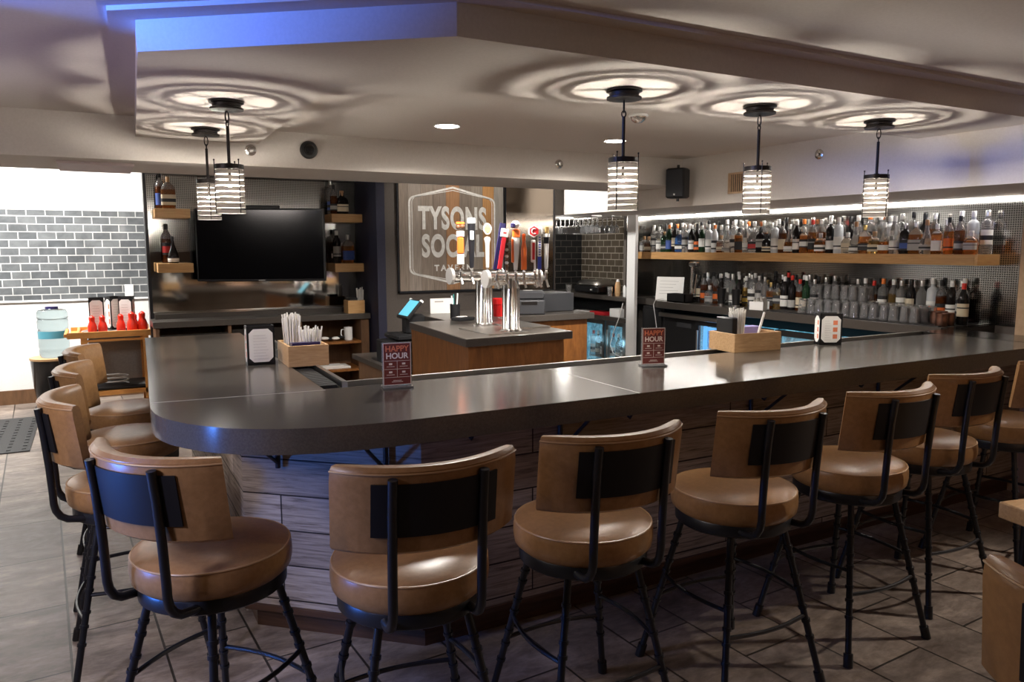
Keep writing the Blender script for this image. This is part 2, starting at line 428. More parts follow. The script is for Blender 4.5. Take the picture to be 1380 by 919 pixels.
obj('drip_grate', rm.box(.833, .93, 3.3, 4.1, ZB - .0345, ZB - .03), M['rubber'], bt)
for x in (.96, 1.62, 1.86, 2.1, 2.36, 2.62, 3.6):
    obj('rubber_mat', B().box(x, x + .2, 3.165, 3.252, ZB - .034, ZB - .022), M['rubber'], bt)
bb = thing('bar_counter', 'bar front clad in reclaimed weathered wood planks over a dark kick board', 'bar')
def per(pts, z0, z1, th):
    b = B(); uvs = []; u = 0
    for (p, q) in zip(pts[:-1], pts[1:]):
        p, q = Vector(p), Vector(q); d = (q - p); L_ = d.length; n = Vector((-d.y, d.x)).normalized() * th
        b.add([(p.x, p.y, z0), (q.x, q.y, z0), (q.x, q.y, z1), (p.x, p.y, z1), (p.x + n.x, p.y + n.y, z0), (q.x + n.x, q.y + n.y, z0), (q.x + n.x, q.y + n.y, z1), (p.x + n.x, p.y + n.y, z1)],
              [(0, 1, 2, 3), (5, 4, 7, 6), (3, 2, 6, 7), (0, 4, 5, 1), (0, 3, 7, 4), (1, 5, 6, 2)])
        uvs.append((u, u + L_)); u += L_
    return b, uvs
cl = [(.50, 5.45), (.50, 3.33), (1.10, 2.78), (5.4, 2.78)]
cb, uvs = per(cl, .10, ZB - .09, .05)
me = cb.mesh('plank_cladding', M['planks']); uvl = me.uv_layers.new(name='UVMap')
for p in me.polygons:
    seg = min(2, p.index // 6) if False else None
    for li in p.loop_indices:
        vi = me.loops[li].vertex_index; sg = vi // 8; k = vi % 8; u0, u1 = uvs[sg]
        uvl.data[li].uv = ((u0 if k in (0, 3, 4, 7) else u1), me.vertices[vi].co.z)
obj('plank_cladding', me, None, bb)
kb, _ = per([(.54, 5.45), (.54, 3.35), (1.12, 2.82), (5.4, 2.82)], 0, .10, .05)
obj('kick_board', kb, M['walnut'], bb)
tb, _ = per([(.485, 5.45), (.485, 3.32), (1.09, 2.765), (5.4, 2.765)], .10, .125, .03)
obj('bottom_trim', tb, M['walnut'], bb)
for k, (x, y, a) in enumerate(((.62, 3.18, 222), (.98, 2.86, 222), (1.75, 2.77, 270), (2.9, 2.77, 270), (3.9, 2.77, 270))):
    d = Vector((math.cos(R(a)), math.sin(R(a)), 0)); p = Vector((x, y, ZB - .1))
    obj('bracket', B().cyl(p, p + d * .26, .011).cyl(p, p + Vector((0, 0, -.22)), .011).cyl(p + d * .24, p + Vector((0, 0, -.2)), .008), M['black_metal'], bb)
for x in (1.3, 2.1, 2.95, 3.7):
    obj('purse_hook', B().tube([(x, 2.775, .93), (x, 2.73, .93), (x, 2.715, .905), (x, 2.73, .885), (x, 2.745, .89)], .006), M['black_metal'], bb)

# ------------------------------------------------------------------ bar stools
def build_stool(label):
    t = thing('bar_stool', label, 'stool', group='bar stools round the bar')
    seat = B().lathe([(0, .664), (.215, .664), (.232, .680), (.236, .705), (.235, .735), (.229, .752), (.205, .762), (.12, .768), (0, .770)], 40)
    obj('seat', seat, M['leather'], t)
    obj('seat_piping', B().tube([(.230 * math.cos(a * PI / 20), .230 * math.sin(a * PI / 20), .750) for a in range(40)], .0035, 6, closed=True), M['piping'], t)
    obj('seat_ring', B().lathe([(0, .618), (.210, .618), (.217, .624), (.217, .660), (.212, .668), (0, .668)], 40), M['black_metal'], t)
    # curved back pad: an arc seen from above, thicker in the middle
    NA, w2, rad = 26, .262, .345
    ang = math.asin(w2 / rad); b = B(); rows = []
    prof = [(.000, .872), (.012, .862), (.040, .862), (.052, .874), (.058, .98), (.060, 1.075), (.054, 1.094), (.040, 1.102), (.014, 1.102), (.002, 1.092), (-.004, 1.06), (-.002, .98)]
    for i in range(NA + 1):
        a = -ang + 2 * ang * i / NA
        e = 1 - .35 * (abs(i - NA / 2) / (NA / 2)) ** 6
        ring = []
        for (d, z) in prof:
            r_ = rad - (d - .03) * e - .03
            zz = .982 + (z - .982) * (1 - .02 * (abs(i - NA / 2) / (NA / 2)) ** 8)
            ring.append((math.sin(a) * (rad - d * e), -.292 + rad - math.cos(a) * (rad - d * e) - (zz - .98) * .12, zz))
        rows.append(ring)
    n = len(prof); vs = [p for r_ in rows for p in r_]; fs = []
    for i in range(NA):
        for k in range(n):
            k2 = (k + 1) % n; fs.append((i * n + k, (i + 1) * n + k, (i + 1) * n + k2, i * n + k2))
    b.add(vs, fs, True); b.add(rows[0], [tuple(range(n))]); b.add(rows[-1], [tuple(reversed(range(n)))])
    obj('backrest', b, M['leather'], t)
    pp = [(math.sin(-ang + 2 * ang * i / NA) * (rad + .001), -.304 + rad - math.cos(-ang + 2 * ang * i / NA) * (rad + .001), 1.086) for i in range(NA + 1)]
    obj('back_piping', B().tube(pp, .003, 6), M['piping'], t)
    pl = B(); NB = 12; aw = math.asin(.172 / .350)
    for s_, (ra, rb) in enumerate(((.347, .354),)):
        pts = []
        for i in range(NB + 1):
            a = -aw + 2 * aw * i / NB
            for r_, z in ((ra, .917), (rb, .917), (rb, 1.062), (ra, 1.062)): pts.append((math.sin(a) * r_, -.292 + rad - math.cos(a) * r_ - (z - .98) * .12, z))
        fs = [(i * 4 + k, (i + 1) * 4 + k, (i + 1) * 4 + (k + 1) % 4, i * 4 + (k + 1) % 4) for i in range(NB) for k in range(4)]
        pl.add(pts, fs + [(0, 1, 2, 3), (NB * 4 + 3, NB * 4 + 2, NB * 4 + 1, NB * 4)])
    obj('back_plate', pl, M['panel_black'], t)
    for s in (-1, 1):
        x = s * .124
        path = [(x, -.296, 1.078), (x, -.285, .99), (x, -.275, .86), (x, -.270, .76), (x, -.269, .715), (x, -.264, .688), (x, -.250, .664), (x, -.228, .650), (x, -.19, .644), (x * .95, -.14, .642)]
        obj('back_upright', B().tube(path, .0135, 10), M['black_metal'], t)
    for sx, sy in ((-1, -1), (1, -1), (1, 1), (-1, 1)):
        p0 = Vector((sx * .125, sy * .125, .64)); p1 = Vector((sx * .245, sy * .245, 0)); d = p1 - p0
        lg = B().cyl(p0, p1, .0125)
        for f in (.16, .22, .33, .40, .52, .60, .70): lg.cyl(p0 + d * f, p0 + d * (f + .018), .0165)
        l = obj('leg', lg, M['black_metal'], t)
        obj('foot_cap', B().cyl(p0 + d * .92, p1, .0185), M['plastic_black'], l)
    def lp(sx, sy, z): f = (.64 - z) / .64; k = .125 + .12 * f; return Vector((sx * k, sy * k, z))
    for (a, b_, z) in (((-1, -1), (1, -1), .27), ((1, -1), (1, 1), .36), ((1, 1), (-1, 1), .27), ((-1, 1), (-1, -1), .36)):
        p, q = lp(*a, z), lp(*b_, z); m = (p + q) / 2; o_ = Vector((m.x, m.y, 0)).normalized() * .028
        path = [p + (q - p) * (i / 8) + o_ * math.sin(PI * i / 8) for i in range(9)]
        obj('foot_rail', B().tube(path, .008, 8), M['black_metal'], t)
    return t
SL = ['tan leather swivel bar stool tucked under the rounded corner of the bar top',
      'tan leather bar stool before the weathered plank corner, first along the straight side',
      'tan leather bar stool, second along the straight side, near the happy hour card',
      'tan leather bar stool, third along the straight side, with bright seat top',
      'tan leather bar stool, fourth along the straight side, nearest the straw caddy by the mirrors',
      'tan leather bar stool, fifth along the straight side, below the small menu holder',
      'tan leather bar stool, last on the straight side, cut by the picture edge',
      'tan leather bar stool on the short left side, the one nearest the corner stool',
      'tan leather bar stool, middle one on the short left side of the bar',
      'tan leather bar stool at the far end of the short left side, beside the cart',
      'tan leather bar stool alone away from the bar, showing only its back edge']
SP = [(.268, 2.43, -55), (.775, 2.06, -5), (1.40, 2.07, -3), (2.10, 2.08, -1.5), (2.78, 2.10, -1), (3.44, 2.20, 0), (4.19, 2.24, 3),
      (.082, 3.34, -90), (.10, 4.10, -95), (.12, 4.82, -100), (1.63, .535, -80)]
st0 = build_stool(SL[0])
st0.location = (SP[0][0], SP[0][1], 0); st0.rotation_euler.z = R(SP[0][2])
for (x, y, a), l in list(zip(SP, SL))[1:]:
    dup(st0, (x, y, 0), R(a), l)
tt = thing('square_table', 'wood topped square table corner with black metal leg at the right edge', 'table', (0, 0, 0))
TM = Matrix.Translation((2.77, 1.47, 0)) @ Matrix.Rotation(R(-12), 4, 'Z')
obj('tabletop', B().box(0, .75, -.75, 0, .70, .76, M4=TM), M['caddy'], tt, bevel=.006)
for x, y in ((.06, -.06), (.69, -.06), (.06, -.69), (.69, -.69)):
    p = TM @ Vector((x, y, 0)); obj('leg', B().cyl(p, p + Vector((0, 0, .70)), .014), M['black_metal'], tt)

# ------------------------------------------------------------------ pendant lamps
def build_pendant(label):
    t = thing('pendant_lamp', label, 'lamp', group='pendant lamps over the bar')
    obj('canopy', B().lathe([(0, 2.338), (.078, 2.338), (.079, 2.330), (.066, 2.325), (.064, 2.312), (.076, 2.307), (.076, 2.298), (0, 2.296)], 32), M['bronze'], t)
    ch = B()
    ch.tube([(.010 * math.cos(a), 0, 2.268 + .026 * math.sin(a)) for a in [k * PI / 8 for k in range(16)]], .003, 6, closed=True)
    ch.tube([(0, .009 * math.cos(a), 2.236 + .014 * math.sin(a)) for a in [k * PI / 8 for k in range(16)]], .003, 6, closed=True)
    obj('chain', ch, M['bronze'], t)
    obj('rod', B().cyl((0, 0, 2.226), (0, 0, 2.05), .0075), M['bronze'], t)
    cp = B().lathe([(.062, 2.048), (.0655, 2.048), (.0655, 2.026), (.062, 2.026), (.062, 2.048)], 32, cap=False).box(-.063, .063, -.004, .004, 2.038, 2.044).box(-.004, .004, -.063, .063, 2.038, 2.044).lathe([(0, 2.03), (.014, 2.03), (.014, 2.055), (0, 2.055)], 14)
    obj('shade_cap', cp, M['bronze'], t)
    sh = B()
    for k in range(8):
        z = 2.020 - k * .0262
        sh.lathe([(.0655, z), (.0655, z - .0165), (.0640, z - .0165), (.0640, z), (.0655, z)], 36, cap=False)
    obj('shade', sh, M['shade'], t, label='stack of smoked glass rings with bright gaps')
    ps = B()
    for a in (0, 2 * PI / 3, 4 * PI / 3):
        x, y = .0675 * math.cos(a + .5), .0675 * math.sin(a + .5); ps.cyl((x, y, 1.82), (x, y, 2.066), .0025, n=8)
        ps.ball((x, y, 2.068), .0045, n=8, m=5)
    obj('shade_rod', ps, M['bronze'], t)
    obj('socket', B().cyl((0, 0, 2.046), (0, 0, 1.953), .006), M['bronze'], t)
    obj('bulb', B().ball((0, 0, 1.943), .0085, sz=1.1), M['bulb'], t)
    return t
PP = [(.607, 4.80), (.587, 3.87), (2.075, 2.78), (2.889, 2.775), (3.80, 2.785)]
PLB = ['cylindrical ringed pendant lamp over the far end of the bar arm, left pair', 'cylindrical ringed pendant lamp over the bar corner, overlapping the one behind it',
       'cylindrical ringed pendant lamp by the white post, first along the straight bar', 'cylindrical ringed pendant lamp in front of the bulkhead vent, middle of the straight bar',
       'cylindrical ringed pendant lamp over the small menu holder, last along the straight bar']
pn0 = build_pendant(PLB[0]); pn0.location = (*PP[0], 0)
for i in range(1, 5): dup(pn0, (*PP[i], 0), R(i * 31), PLB[i])

# ------------------------------------------------------------------ downlights, detectors, speaker, vent
def round_fix(name, lab, cat, loc, parts, grp=None, rot=None):
    t = thing(name, lab, cat, loc, 0, grp)
    if rot: t.rotation_euler = rot
    for n, b, m in parts: obj(n, b, m, t)
    return t
for (x, y), l in zip(((2.04, 4.61), (3.41, 4.67)), ('bright round recessed ceiling light above the sign, nearer the left', 'bright round recessed ceiling light beside the first straight bar pendant')):
    round_fix('ceiling_light', l, 'light', (x, y, ZC), [('trim_ring', B().lathe([(.072, 0), (.085, -.004), (.085, 0), (.072, 0)], 28, cap=False), M['white']), ('lens', B().lathe([(0, -.003), (.073, -.003), (.073, .001)], 28), M['down'])], 'recessed ceiling lights')
    light('recessed_light', 'SPOT', (x, y, ZC - .03), 190, (1, .94, .87), .06, (x, y, 0), spot=R(160))
round_fix('smoke_detector', 'clear domed ceiling sensor behind the first straight bar pendant', 'detector', (2.86, 3.69, ZC), [('base', B().lathe([(0, 0), (.055, 0), (.06, -.01), (.05, -.014), (0, -.014)], 24), M['white']), ('dome', B().lathe([(.05, -.014), (.042, -.032), (.022, -.046), (0, -.05)], 24), M['chrome'])])
RX = (PI / 2, 0, 0)
round_fix('dome_camera', 'black dome security camera on the wall above the television', 'camera', (1.33, 5.35, 2.318), [('housing', B().lathe([(0, 0), (.058, 0), (.06, .02), (.05, .034), (.038, .036)], 28), M['plastic_black']), ('dome', B().lathe([(.038, .034), (.032, .056), (.018, .068), (0, .072)], 24), M['screen'])], rot=RX)
for (x, y, z, rz), l in zip(((.95, 5.35, 2.296, 0), (3.35, 5.35, 2.325, 0), (4.65, 3.88, 2.32, -PI / 2)), ('small round chrome fitting on the header beside the dome camera', 'small round chrome fitting on the header above the bronze mirror', 'small round chrome fitting on the right hand bulkhead')):
    t = round_fix('sprinkler', l, 'sprinkler', (x, y, z), [('plate', B().lathe([(0, 0), (.036, 0), (.036, .006), (.024, .012), (.02, .004), (0, .004)], 24), M['chrome']), ('head', B().lathe([(0, .004), (.011, .004), (.011, .028), (.016, .03), (0, .034)], 14), M['steel'])], 'wall sprinklers')
    t.rotation_euler = (PI / 2, 0, rz)
sp = thing('wall_speaker', 'black loudspeaker mounted high on the bulkhead in the corner', 'speaker', (4.49, 5.22, 0), R(-62))
obj('cabinet', B().box(-.085, .085, -.08, .06, 2.075, 2.33, bev=.012), M['plastic_black'], sp)
obj('grille', B().box(-.075, .075, -.086, -.079, 2.085, 2.32, bev=.003), M['panel_black'], sp)
obj('badge', B().ball((0, -.087, 2.105), .008, n=10, m=6), M['white'], sp)
obj('bracket', B().cyl((0, 0, 2.05), (0, 0, 2.36), .012).cyl((0, .0, 2.2), (0, .15, 2.2), .015), M['plastic_black'], sp)
vt = thing('air_vent', 'small beige louvred air vent on the right hand bulkhead', 'vent', (4.65, 4.66, 2.175))
obj('frame', B().box(-.012, 0, -.115, .115, -.085, -.07).box(-.012, 0, -.115, .115, .07, .085).box(-.012, 0, -.115, -.1, -.085, .085).box(-.012, 0, .1, .115, -.085, .085), M['tan_wall'], vt)
vb = B()
for k in range(9): y = -.09 + k * .0225; vb.box(-.01, -.002, y - .004, y + .004, -.07, .07)
obj('slats', vb, M['tan_wall'], vt); obj('backing', B().box(-.003, 0, -.1, .1, -.07, .07), M['plastic_black'], vt)
tag(obj('access_panel', B().box(-.17, .26, 5.55, 6.12, 2.178, 2.196), M['panel_off']), 'flat pinkish panel on the header underside above the white wall', 'panel')
t_ = tag(obj('led_strip', B().box(5.86, 5.885, 2.95, 7.25, 1.990, 2.008), M['led']), 'thin lit strip light above the bottles under the bulkhead', 'light')

# ------------------------------------------------------------------ bottles
def bm_(name, prof, lvl, liq, top, sx=1, sy=1, sq=0., n=18):
    mis = [0 if (prof[j][1] + prof[j + 1][1]) / 2 < lvl else 1 for j in range(len(prof) - 1)]
    return B().lathe(prof, n, sx=sx, sy=sy, sq=sq, mis=mis).mesh(name, [liq, top])
PR = {
 'tall': ([(.0, 0), (.034, 0), (.037, .006), (.037, .10), (.037, .185), (.033, .210), (.017, .240), (.0135, .256), (.0135, .285)], .285, 1, 1, 0),
 'vodka': ([(.0, 0), (.036, 0), (.039, .006), (.039, .11), (.039, .215), (.035, .232), (.016, .248), (.0145, .262), (.0145, .295)], .295, 1, 1, 0),
 'square': ([(.0, 0), (.036, 0), (.038, .006), (.038, .10), (.038, .165), (.034, .180), (.016, .194), (.014, .205), (.014, .232)], .232, 1, 1, .8),
 'flask': ([(.0, 0), (.038, 0), (.042, .008), (.046, .09), (.046, .15), (.038, .178), (.016, .200), (.013, .212), (.013, .235)], .235, 1.15, .65, .4),
 'squat': ([(.0, 0), (.044, 0), (.048, .008), (.048, .07), (.047, .105), (.038, .125), (.018, .138), (.016, .15), (.016, .172)], .172, 1, 1, .3),
 'cognac': ([(.0, 0), (.044, 0), (.050, .010), (.052, .05), (.044, .10), (.026, .150), (.015, .190), (.0135, .225), (.0135, .25)], .25, 1, .8, 0),
 'wine': ([(.0, 0), (.034, 0), (.036, .006), (.036, .12), (.036, .19), (.030, .215), (.015, .235), (.0135, .25), (.0135, .30)], .30, 1, 1, 0),
}
LIQ = {k: mat('liquid_' + k, c, .05, 0, .5, tr, 1.36) for k, (c, tr) in {'clear': ((.95, .95, .94), .88), 'amber': ((.62, .22, .045), .85), 'brown': ((.16, .045, .012), .6), 'green': ((.03, .09, .04), .6), 'dark': ((.012, .010, .010), .1), 'blue': ((.10, .28, .75), .8), 'gold': ((.80, .50, .14), .9), 'frost': ((.80, .83, .86), .35)}.items()}
TOPG = {'clear': M['glass'], 'amber': M['glass'], 'brown': M['glass'], 'green': LIQ['green'], 'dark': LIQ['dark'], 'blue': LIQ['blue'], 'gold': M['glass'], 'frost': LIQ['frost']}
LBL = {k: mat('label_' + k, c, .55) for k, c in {'white': (.78, .77, .73), 'cream': (.62, .53, .38), 'black': (.02, .02, .022), 'orange': (.75, .16, .03), 'blue': (.05, .10, .35), 'red': (.5, .03, .03), 'grey': (.40, .39, .37), 'yellow': (.75, .50, .08)}.items()}
CAP = {k: mat('cap_' + k, c, .35, mt) for k, (c, mt) in {'black': ((.012, .012, .013), 0), 'white': ((.8, .79, .77), 0), 'red': ((.6, .03, .02), 0), 'silver': ((.7, .69, .67), 1), 'gold': ((.6, .42, .15), 1), 'cork': ((.42, .24, .12), 0), 'orange': ((.75, .2, .04), 0), 'wood': ((.30, .15, .07), 0)}.items()}
BK = []   # (shape, liquid, label, cap, fill, words)
CW = {'clear': 'clear', 'amber': 'amber', 'brown': 'dark brown', 'green': 'green', 'dark': 'black', 'blue': 'blue', 'gold': 'golden', 'frost': 'frosted'}
SW = {'tall': 'tall', 'vodka': 'straight-sided', 'square': 'square', 'flask': 'flat-sided', 'squat': 'squat', 'cognac': 'pear-shaped', 'wine': 'long-necked'}
cache = {}
def proto_bottle(sh, lq, lb, cp, fill=.75):
    key = (sh, lq, lb, cp)
    if key in cache: return cache[key]
    prof, h, sx, sy, sq = PR[sh]
    hb = max(z for r, z in prof if r > .03)
    body = bm_('bottle', prof, hb * fill + .02 if lq in ('amber', 'brown', 'gold') else 9, LIQ[lq], TOPG[lq], sx, sy, sq)
    r = prof[3][0] + .0008
    z0, z1 = hb * .16, hb * .62
    pat = ([0, 0, 0, 0, 0], [0, 1, 0, 0, 0], [1, 0, 0, 0, 1], [0, 0, 0, 1, 0], [0, 0, 1, 0, 0])[len(cache) % 5]
    if len(cache) % 3 == 1: z1 = hb * .5
    if len(cache) % 4 == 2: z0, z1 = hb * .3, hb * .74
    lab = B().lathe([(r, z0), (r, z0 + (z1 - z0) * .18), (r, z0 + (z1 - z0) * .30), (r, z0 + (z1 - z0) * .62), (r, z0 + (z1 - z0) * .72), (r, z1)], 14, sx=sx, sy=sy, sq=sq, cap=False, a0=-PI * .97, a1=-PI * .03, mis=pat).mesh('label', [LBL[lb], LBL['black' if lb != 'black' else 'grey']])
    rn = prof[-1][0]
    if cp == 'pour':
        c_ = B().lathe([(rn, h - .004), (rn * .8, h + .006), (.004, h + .016), (.0035, h + .05), (0, h + .05)], 10).mesh('cap', [CAP['black']])
    else:
        c_ = B().lathe([(0, h - .028), (rn + .0015, h - .028), (rn + .0022, h - .004), (rn + .0022, h + .012), (rn, h + .015), (0, h + .015)], 14).mesh('cap', [CAP[cp]])
    cache[key] = (body, lab, c_)
    return cache[key]
def put_bottle(key, loc, rz, label, group, s=1., lean=0):
    body, lab, c_ = proto_bottle(*key)
    o = bpy.data.objects.new('bottle', body); COL.objects.link(o); o.location = loc; o.rotation_euler = (0, 0, rz); o.scale = (s, s, s)
    tag(o, label, 'bottle', group)
    for n, m_ in (('label', lab), ('cap', c_)):
        c = bpy.data.objects.new('paper_label' if n == 'label' else 'cap', m_); COL.objects.link(c); c.parent = o
    return o
ORD = 'first second third fourth fifth sixth seventh eighth ninth tenth eleventh twelfth thirteenth fourteenth fifteenth sixteenth seventeenth eighteenth nineteenth twentieth twenty-first twenty-second twenty-third twenty-fourth twenty-fifth twenty-sixth twenty-seventh twenty-eighth twenty-ninth thirtieth thirty-first thirty-second thirty-third thirty-fourth thirty-fifth thirty-sixth thirty-seventh thirty-eighth thirty-ninth fortieth forty-first forty-second forty-third forty-fourth forty-fifth forty-sixth forty-seventh forty-eighth forty-ninth fiftieth'.split()

# wall shelf behind the bar
ws = thing('wall_shelf', 'long honey oak shelf of bottles on the mirrored wall', 'shelf')
obj('board', B().box(5.65, 5.934, 3.30, 7.265, 1.517, 1.598), M['oak'], ws, bevel=.003)
obj('end_board', B().box(5.651, 5.934, 3.278, 3.299, 1.517, 1.598), M['oak_x'], ws)
front = [('squat', 'clear', 'grey', 'cork'), ('squat', 'brown', 'cream', 'cork'), ('vodka', 'clear', 'grey', 'silver'), ('vodka', 'clear', 'white', 'white'), ('square', 'green', 'black', 'cork'), ('tall', 'green', 'blue', 'orange'),
         ('tall', 'dark', 'cream', 'black'), ('flask', 'blue', 'white', 'silver'), ('vodka', 'clear', 'grey', 'silver'), ('tall', 'dark', 'white', 'white'), ('wine', 'dark', 'orange', 'black'), ('tall', 'green', 'white', 'silver'),
         ('vodka', 'frost', 'white', 'white'), ('tall', 'frost', 'white', 'orange'), ('squat', 'brown', 'cream', 'cork'), ('cognac', 'clear', 'grey', 'silver'), ('vodka', 'clear', 'white', 'silver'), ('square', 'amber', 'black', 'black'),
         ('tall', 'clear', 'white', 'silver'), ('flask', 'clear', 'red', 'silver'), ('square', 'dark', 'grey', 'black'), ('squat', 'dark', 'cream', 'black'), ('vodka', 'frost', 'white', 'white'), ('tall', 'brown', 'cream', 'black'),
         ('cognac', 'amber', 'white', 'silver'), ('tall', 'dark', 'white', 'white'), ('square', 'amber', 'white', 'silver'), ('tall', 'amber', 'black', 'red'), ('squat', 'amber', 'white', 'white'), ('vodka', 'dark', 'white', 'silver'),
         ('vodka', 'frost', 'white', 'white'), ('squat', 'clear', 'cream', 'white'), ('cognac', 'clear', 'white', 'wood'), ('flask', 'amber', 'black', 'gold'), ('squat', 'gold', 'cream', 'cork'), ('cognac', 'amber', 'white', 'white'),
         ('tall', 'clear', 'white', 'white'), ('square', 'dark', 'blue', 'silver'), ('flask', 'amber', 'grey', 'silver'), ('cognac', 'clear', 'grey', 'wood'), ('square', 'amber', 'white', 'white'), ('tall', 'amber', 'orange', 'black'), ('tall', 'brown', 'grey', 'black'), ('squat', 'amber', 'grey', 'white')]
NF = len(front)
for i, k in enumerate(front):
    y = 7.20 - i * (7.20 - 3.36) / (NF - 1)
    put_bottle(k, (5.705 + random.uniform(-.01, .012), y, 1.598), -PI / 2 + .45 + random.uniform(-.3, .3), '%s %s bottle, %s from far end, front row on oak shelf' % (SW[k[0]], CW[k[1]], ORD[i]), 'bottles on the oak shelf', random.uniform(.92, 1.02))
kinds = [('vodka', 'clear', 'white', 'silver'), ('tall', 'clear', 'grey', 'white'), ('tall', 'amber', 'white', 'silver'), ('vodka', 'frost', 'white', 'white'), ('wine', 'dark', 'cream', 'black'), ('tall', 'clear', 'white', 'silver'), ('wine', 'clear', 'white', 'white'), ('vodka', 'clear', 'cream', 'black'), ('vodka', 'clear', 'white', 'orange'), ('cognac', 'clear', 'white', 'silver')]
for i in range(40):
    k = kinds[(i * 7 + i // 5) % len(kinds)]
    y = 7.18 - i * (7.18 - 3.34) / 39
    put_bottle(k, (5.84 + random.uniform(-.012, .02), y, 1.598), -PI / 2 + random.uniform(-.3, .8), '%s %s bottle, %s from far end, back row on oak shelf' % (SW[k[0]], CW[k[1]], ORD[i]), 'bottles on the oak shelf', random.uniform(1.0, 1.1))

# back bar counter on the right wall
bc = thing('back_counter', 'dark stone back bar counter beneath the oak shelf, with black cabinets', 'counter')
obj('worktop', B().box(5.40, 5.949, 3.36, 6.575, ZB - .075, ZB).prism([(5.40, 6.575), (5.58, 6.90), (5.58, 7.265), (5.93, 7.265), (5.93, 6.575)], ZB - .075, ZB), M['stone_dark'], bc, bevel=.004)
obj('mat', B().box(5.43, 5.93, 3.40, 5.05, ZB, ZB + .006), M['rubber'], bc)
obj('carcass', B().box(5.82, 5.945, 3.4, 6.97, .0, ZB - .076), M['plastic_black'], bc)
obj('near_return', B().box(5.4, 5.949, 3.283, 3.358, .3, ZB), M['black_gloss'], bc)
def cooler(y0, y1, zt, lab, blue=True):
    t = thing('bottle_cooler', lab, 'fridge', (0, 0, 0), 0, 'under counter coolers')
    fr = B(); xf = 5.45
    for (a, b_, c_, d) in ((y0, y1, zt - .05, zt), (y0, y1, .08, .14), (y0, y0 + .05, .14, zt - .05), (y1 - .05, y1, .14, zt - .05)): fr.box(xf, xf + .04, a, b_, c_, d)
    obj('door_frame', fr, M['steel'] if not blue else M['plastic_black'], t)
    obj('glass_pane', B().box(xf + .012, xf + .02, y0 + .05, y1 - .05, .14, zt - .05), M['thin_glass'], t)
    obj('cabinet', B().box(xf + .09, xf + .10, y0, y1, .08, zt).box(xf + .04, xf + .09, y0, y0 + .02, .08, zt).box(xf + .04, xf + .09, y1 - .02, y1, .08, zt), M['cool'], t)
    obj('handle', B().cyl((xf - .03, y1 - .07, .25), (xf - .03, y1 - .07, zt - .1), .012), M['steel'], t)
    return t
c1 = cooler(5.0, 6.02, .90, 'black framed glass door cooler glowing blue, behind the straw caddy')
obj('tube_light', B().box(5.50, 5.52, 5.90, 5.94, .2, .84).box(5.50, 5.52, 5.0, 5.9, .80, .83), M['cool_b'], c1)
light('cooler_light', 'POINT', (5.42, 5.5, .75), .6, (.3, .6, 1.), .05)
fz = thing('back_bar_fridge', 'black solid door back bar fridge with long steel bar handle', 'fridge')
obj('door', B().box(5.49, 5.55, 6.05, 6.56, .1, .93, bev=.004), M['plastic_black'], fz)
obj('handle', B().box(5.41, 5.445, 5.62, 6.56, .90, .945, bev=.004).box(5.44, 5.49, 6.35, 6.38, .91, .935), M['steel'], fz)
obj('badge', B().box(5.482, 5.49, 6.12, 6.34, .80, .85), M['plastic_grey'], fz)
c2 = cooler(3.5, 4.95, .90, 'black framed glass door cooler under the stacked tumblers')
tag(obj('storage_cupboard', B().box(5.52, 5.81, 6.60, 6.97, 0, ZB - .08, bev=.004).box(5.50, 5.52, 6.62, 6.95, .1, .95), M['plastic_black']), 'tall black cupboard against the white post at counter level', 'cupboard')
low = [('wine', 'dark', 'grey', 'black'), ('tall', 'dark', 'cream', 'black'), ('tall', 'brown', 'orange', 'black'), ('squat', 'clear', 'grey', 'white'), ('tall', 'brown', 'orange', 'black'), ('wine', 'dark', 'white', 'silver'), ('vodka', 'clear', 'grey', 'white'), ('tall', 'clear', 'white', 'silver'),
       ('wine', 'dark', 'cream', 'white'), ('tall', 'gold', 'yellow', 'white'), ('vodka', 'clear', 'white', 'silver'), ('vodka', 'clear', 'grey', 'silver'), ('tall', 'clear', 'white', 'silver'), ('square', 'amber', 'black', 'gold'), ('square', 'gold', 'black', 'black'), ('tall', 'dark', 'white', 'white'),
       ('wine', 'dark', 'grey', 'red'), ('tall', 'brown', 'cream', 'red'), ('wine', 'green', 'cream', 'white'), ('vodka', 'clear', 'grey', 'silver')]
for i, k in enumerate(low):
    y = 6.28 - i * (6.28 - 4.72) / 19
    put_bottle(k, (5.66 + random.uniform(-.01, .02), y, ZB), -PI / 2 + .5, '%s %s bottle, %s from far end, front row on back counter' % (SW[k[0]], CW[k[1]], ORD[i]), 'bottles on the back counter', random.uniform(.95, 1.05))
for i in range(34):
    k = (kinds + low)[(i * 11 + 3) % 30]
    put_bottle(k, (5.84 + random.uniform(-.015, .02), 6.25 - i * .084, ZB), -PI / 2 + random.uniform(-.3, .8), '%s %s bottle, %s from far end, back row on back counter' % (SW[k[0]], CW[k[1]], ORD[i]), 'bottles on the back counter', random.uniform(1.0, 1.12))
put_bottle(('tall', 'dark', 'cream', 'red'), (5.72, 3.40, ZB), -PI / 2 + .6, 'dark bottle with cream label and red cap beside the copper mugs', 'bottles on the back counter', 1.05)
put_bottle(('vodka', 'clear', 'grey', 'silver'), (5.86, 3.50, ZB), -PI / 2 + .6, 'clear bottle with silver cap behind the copper mugs, near the wall end', 'bottles on the back counter', 1.05)
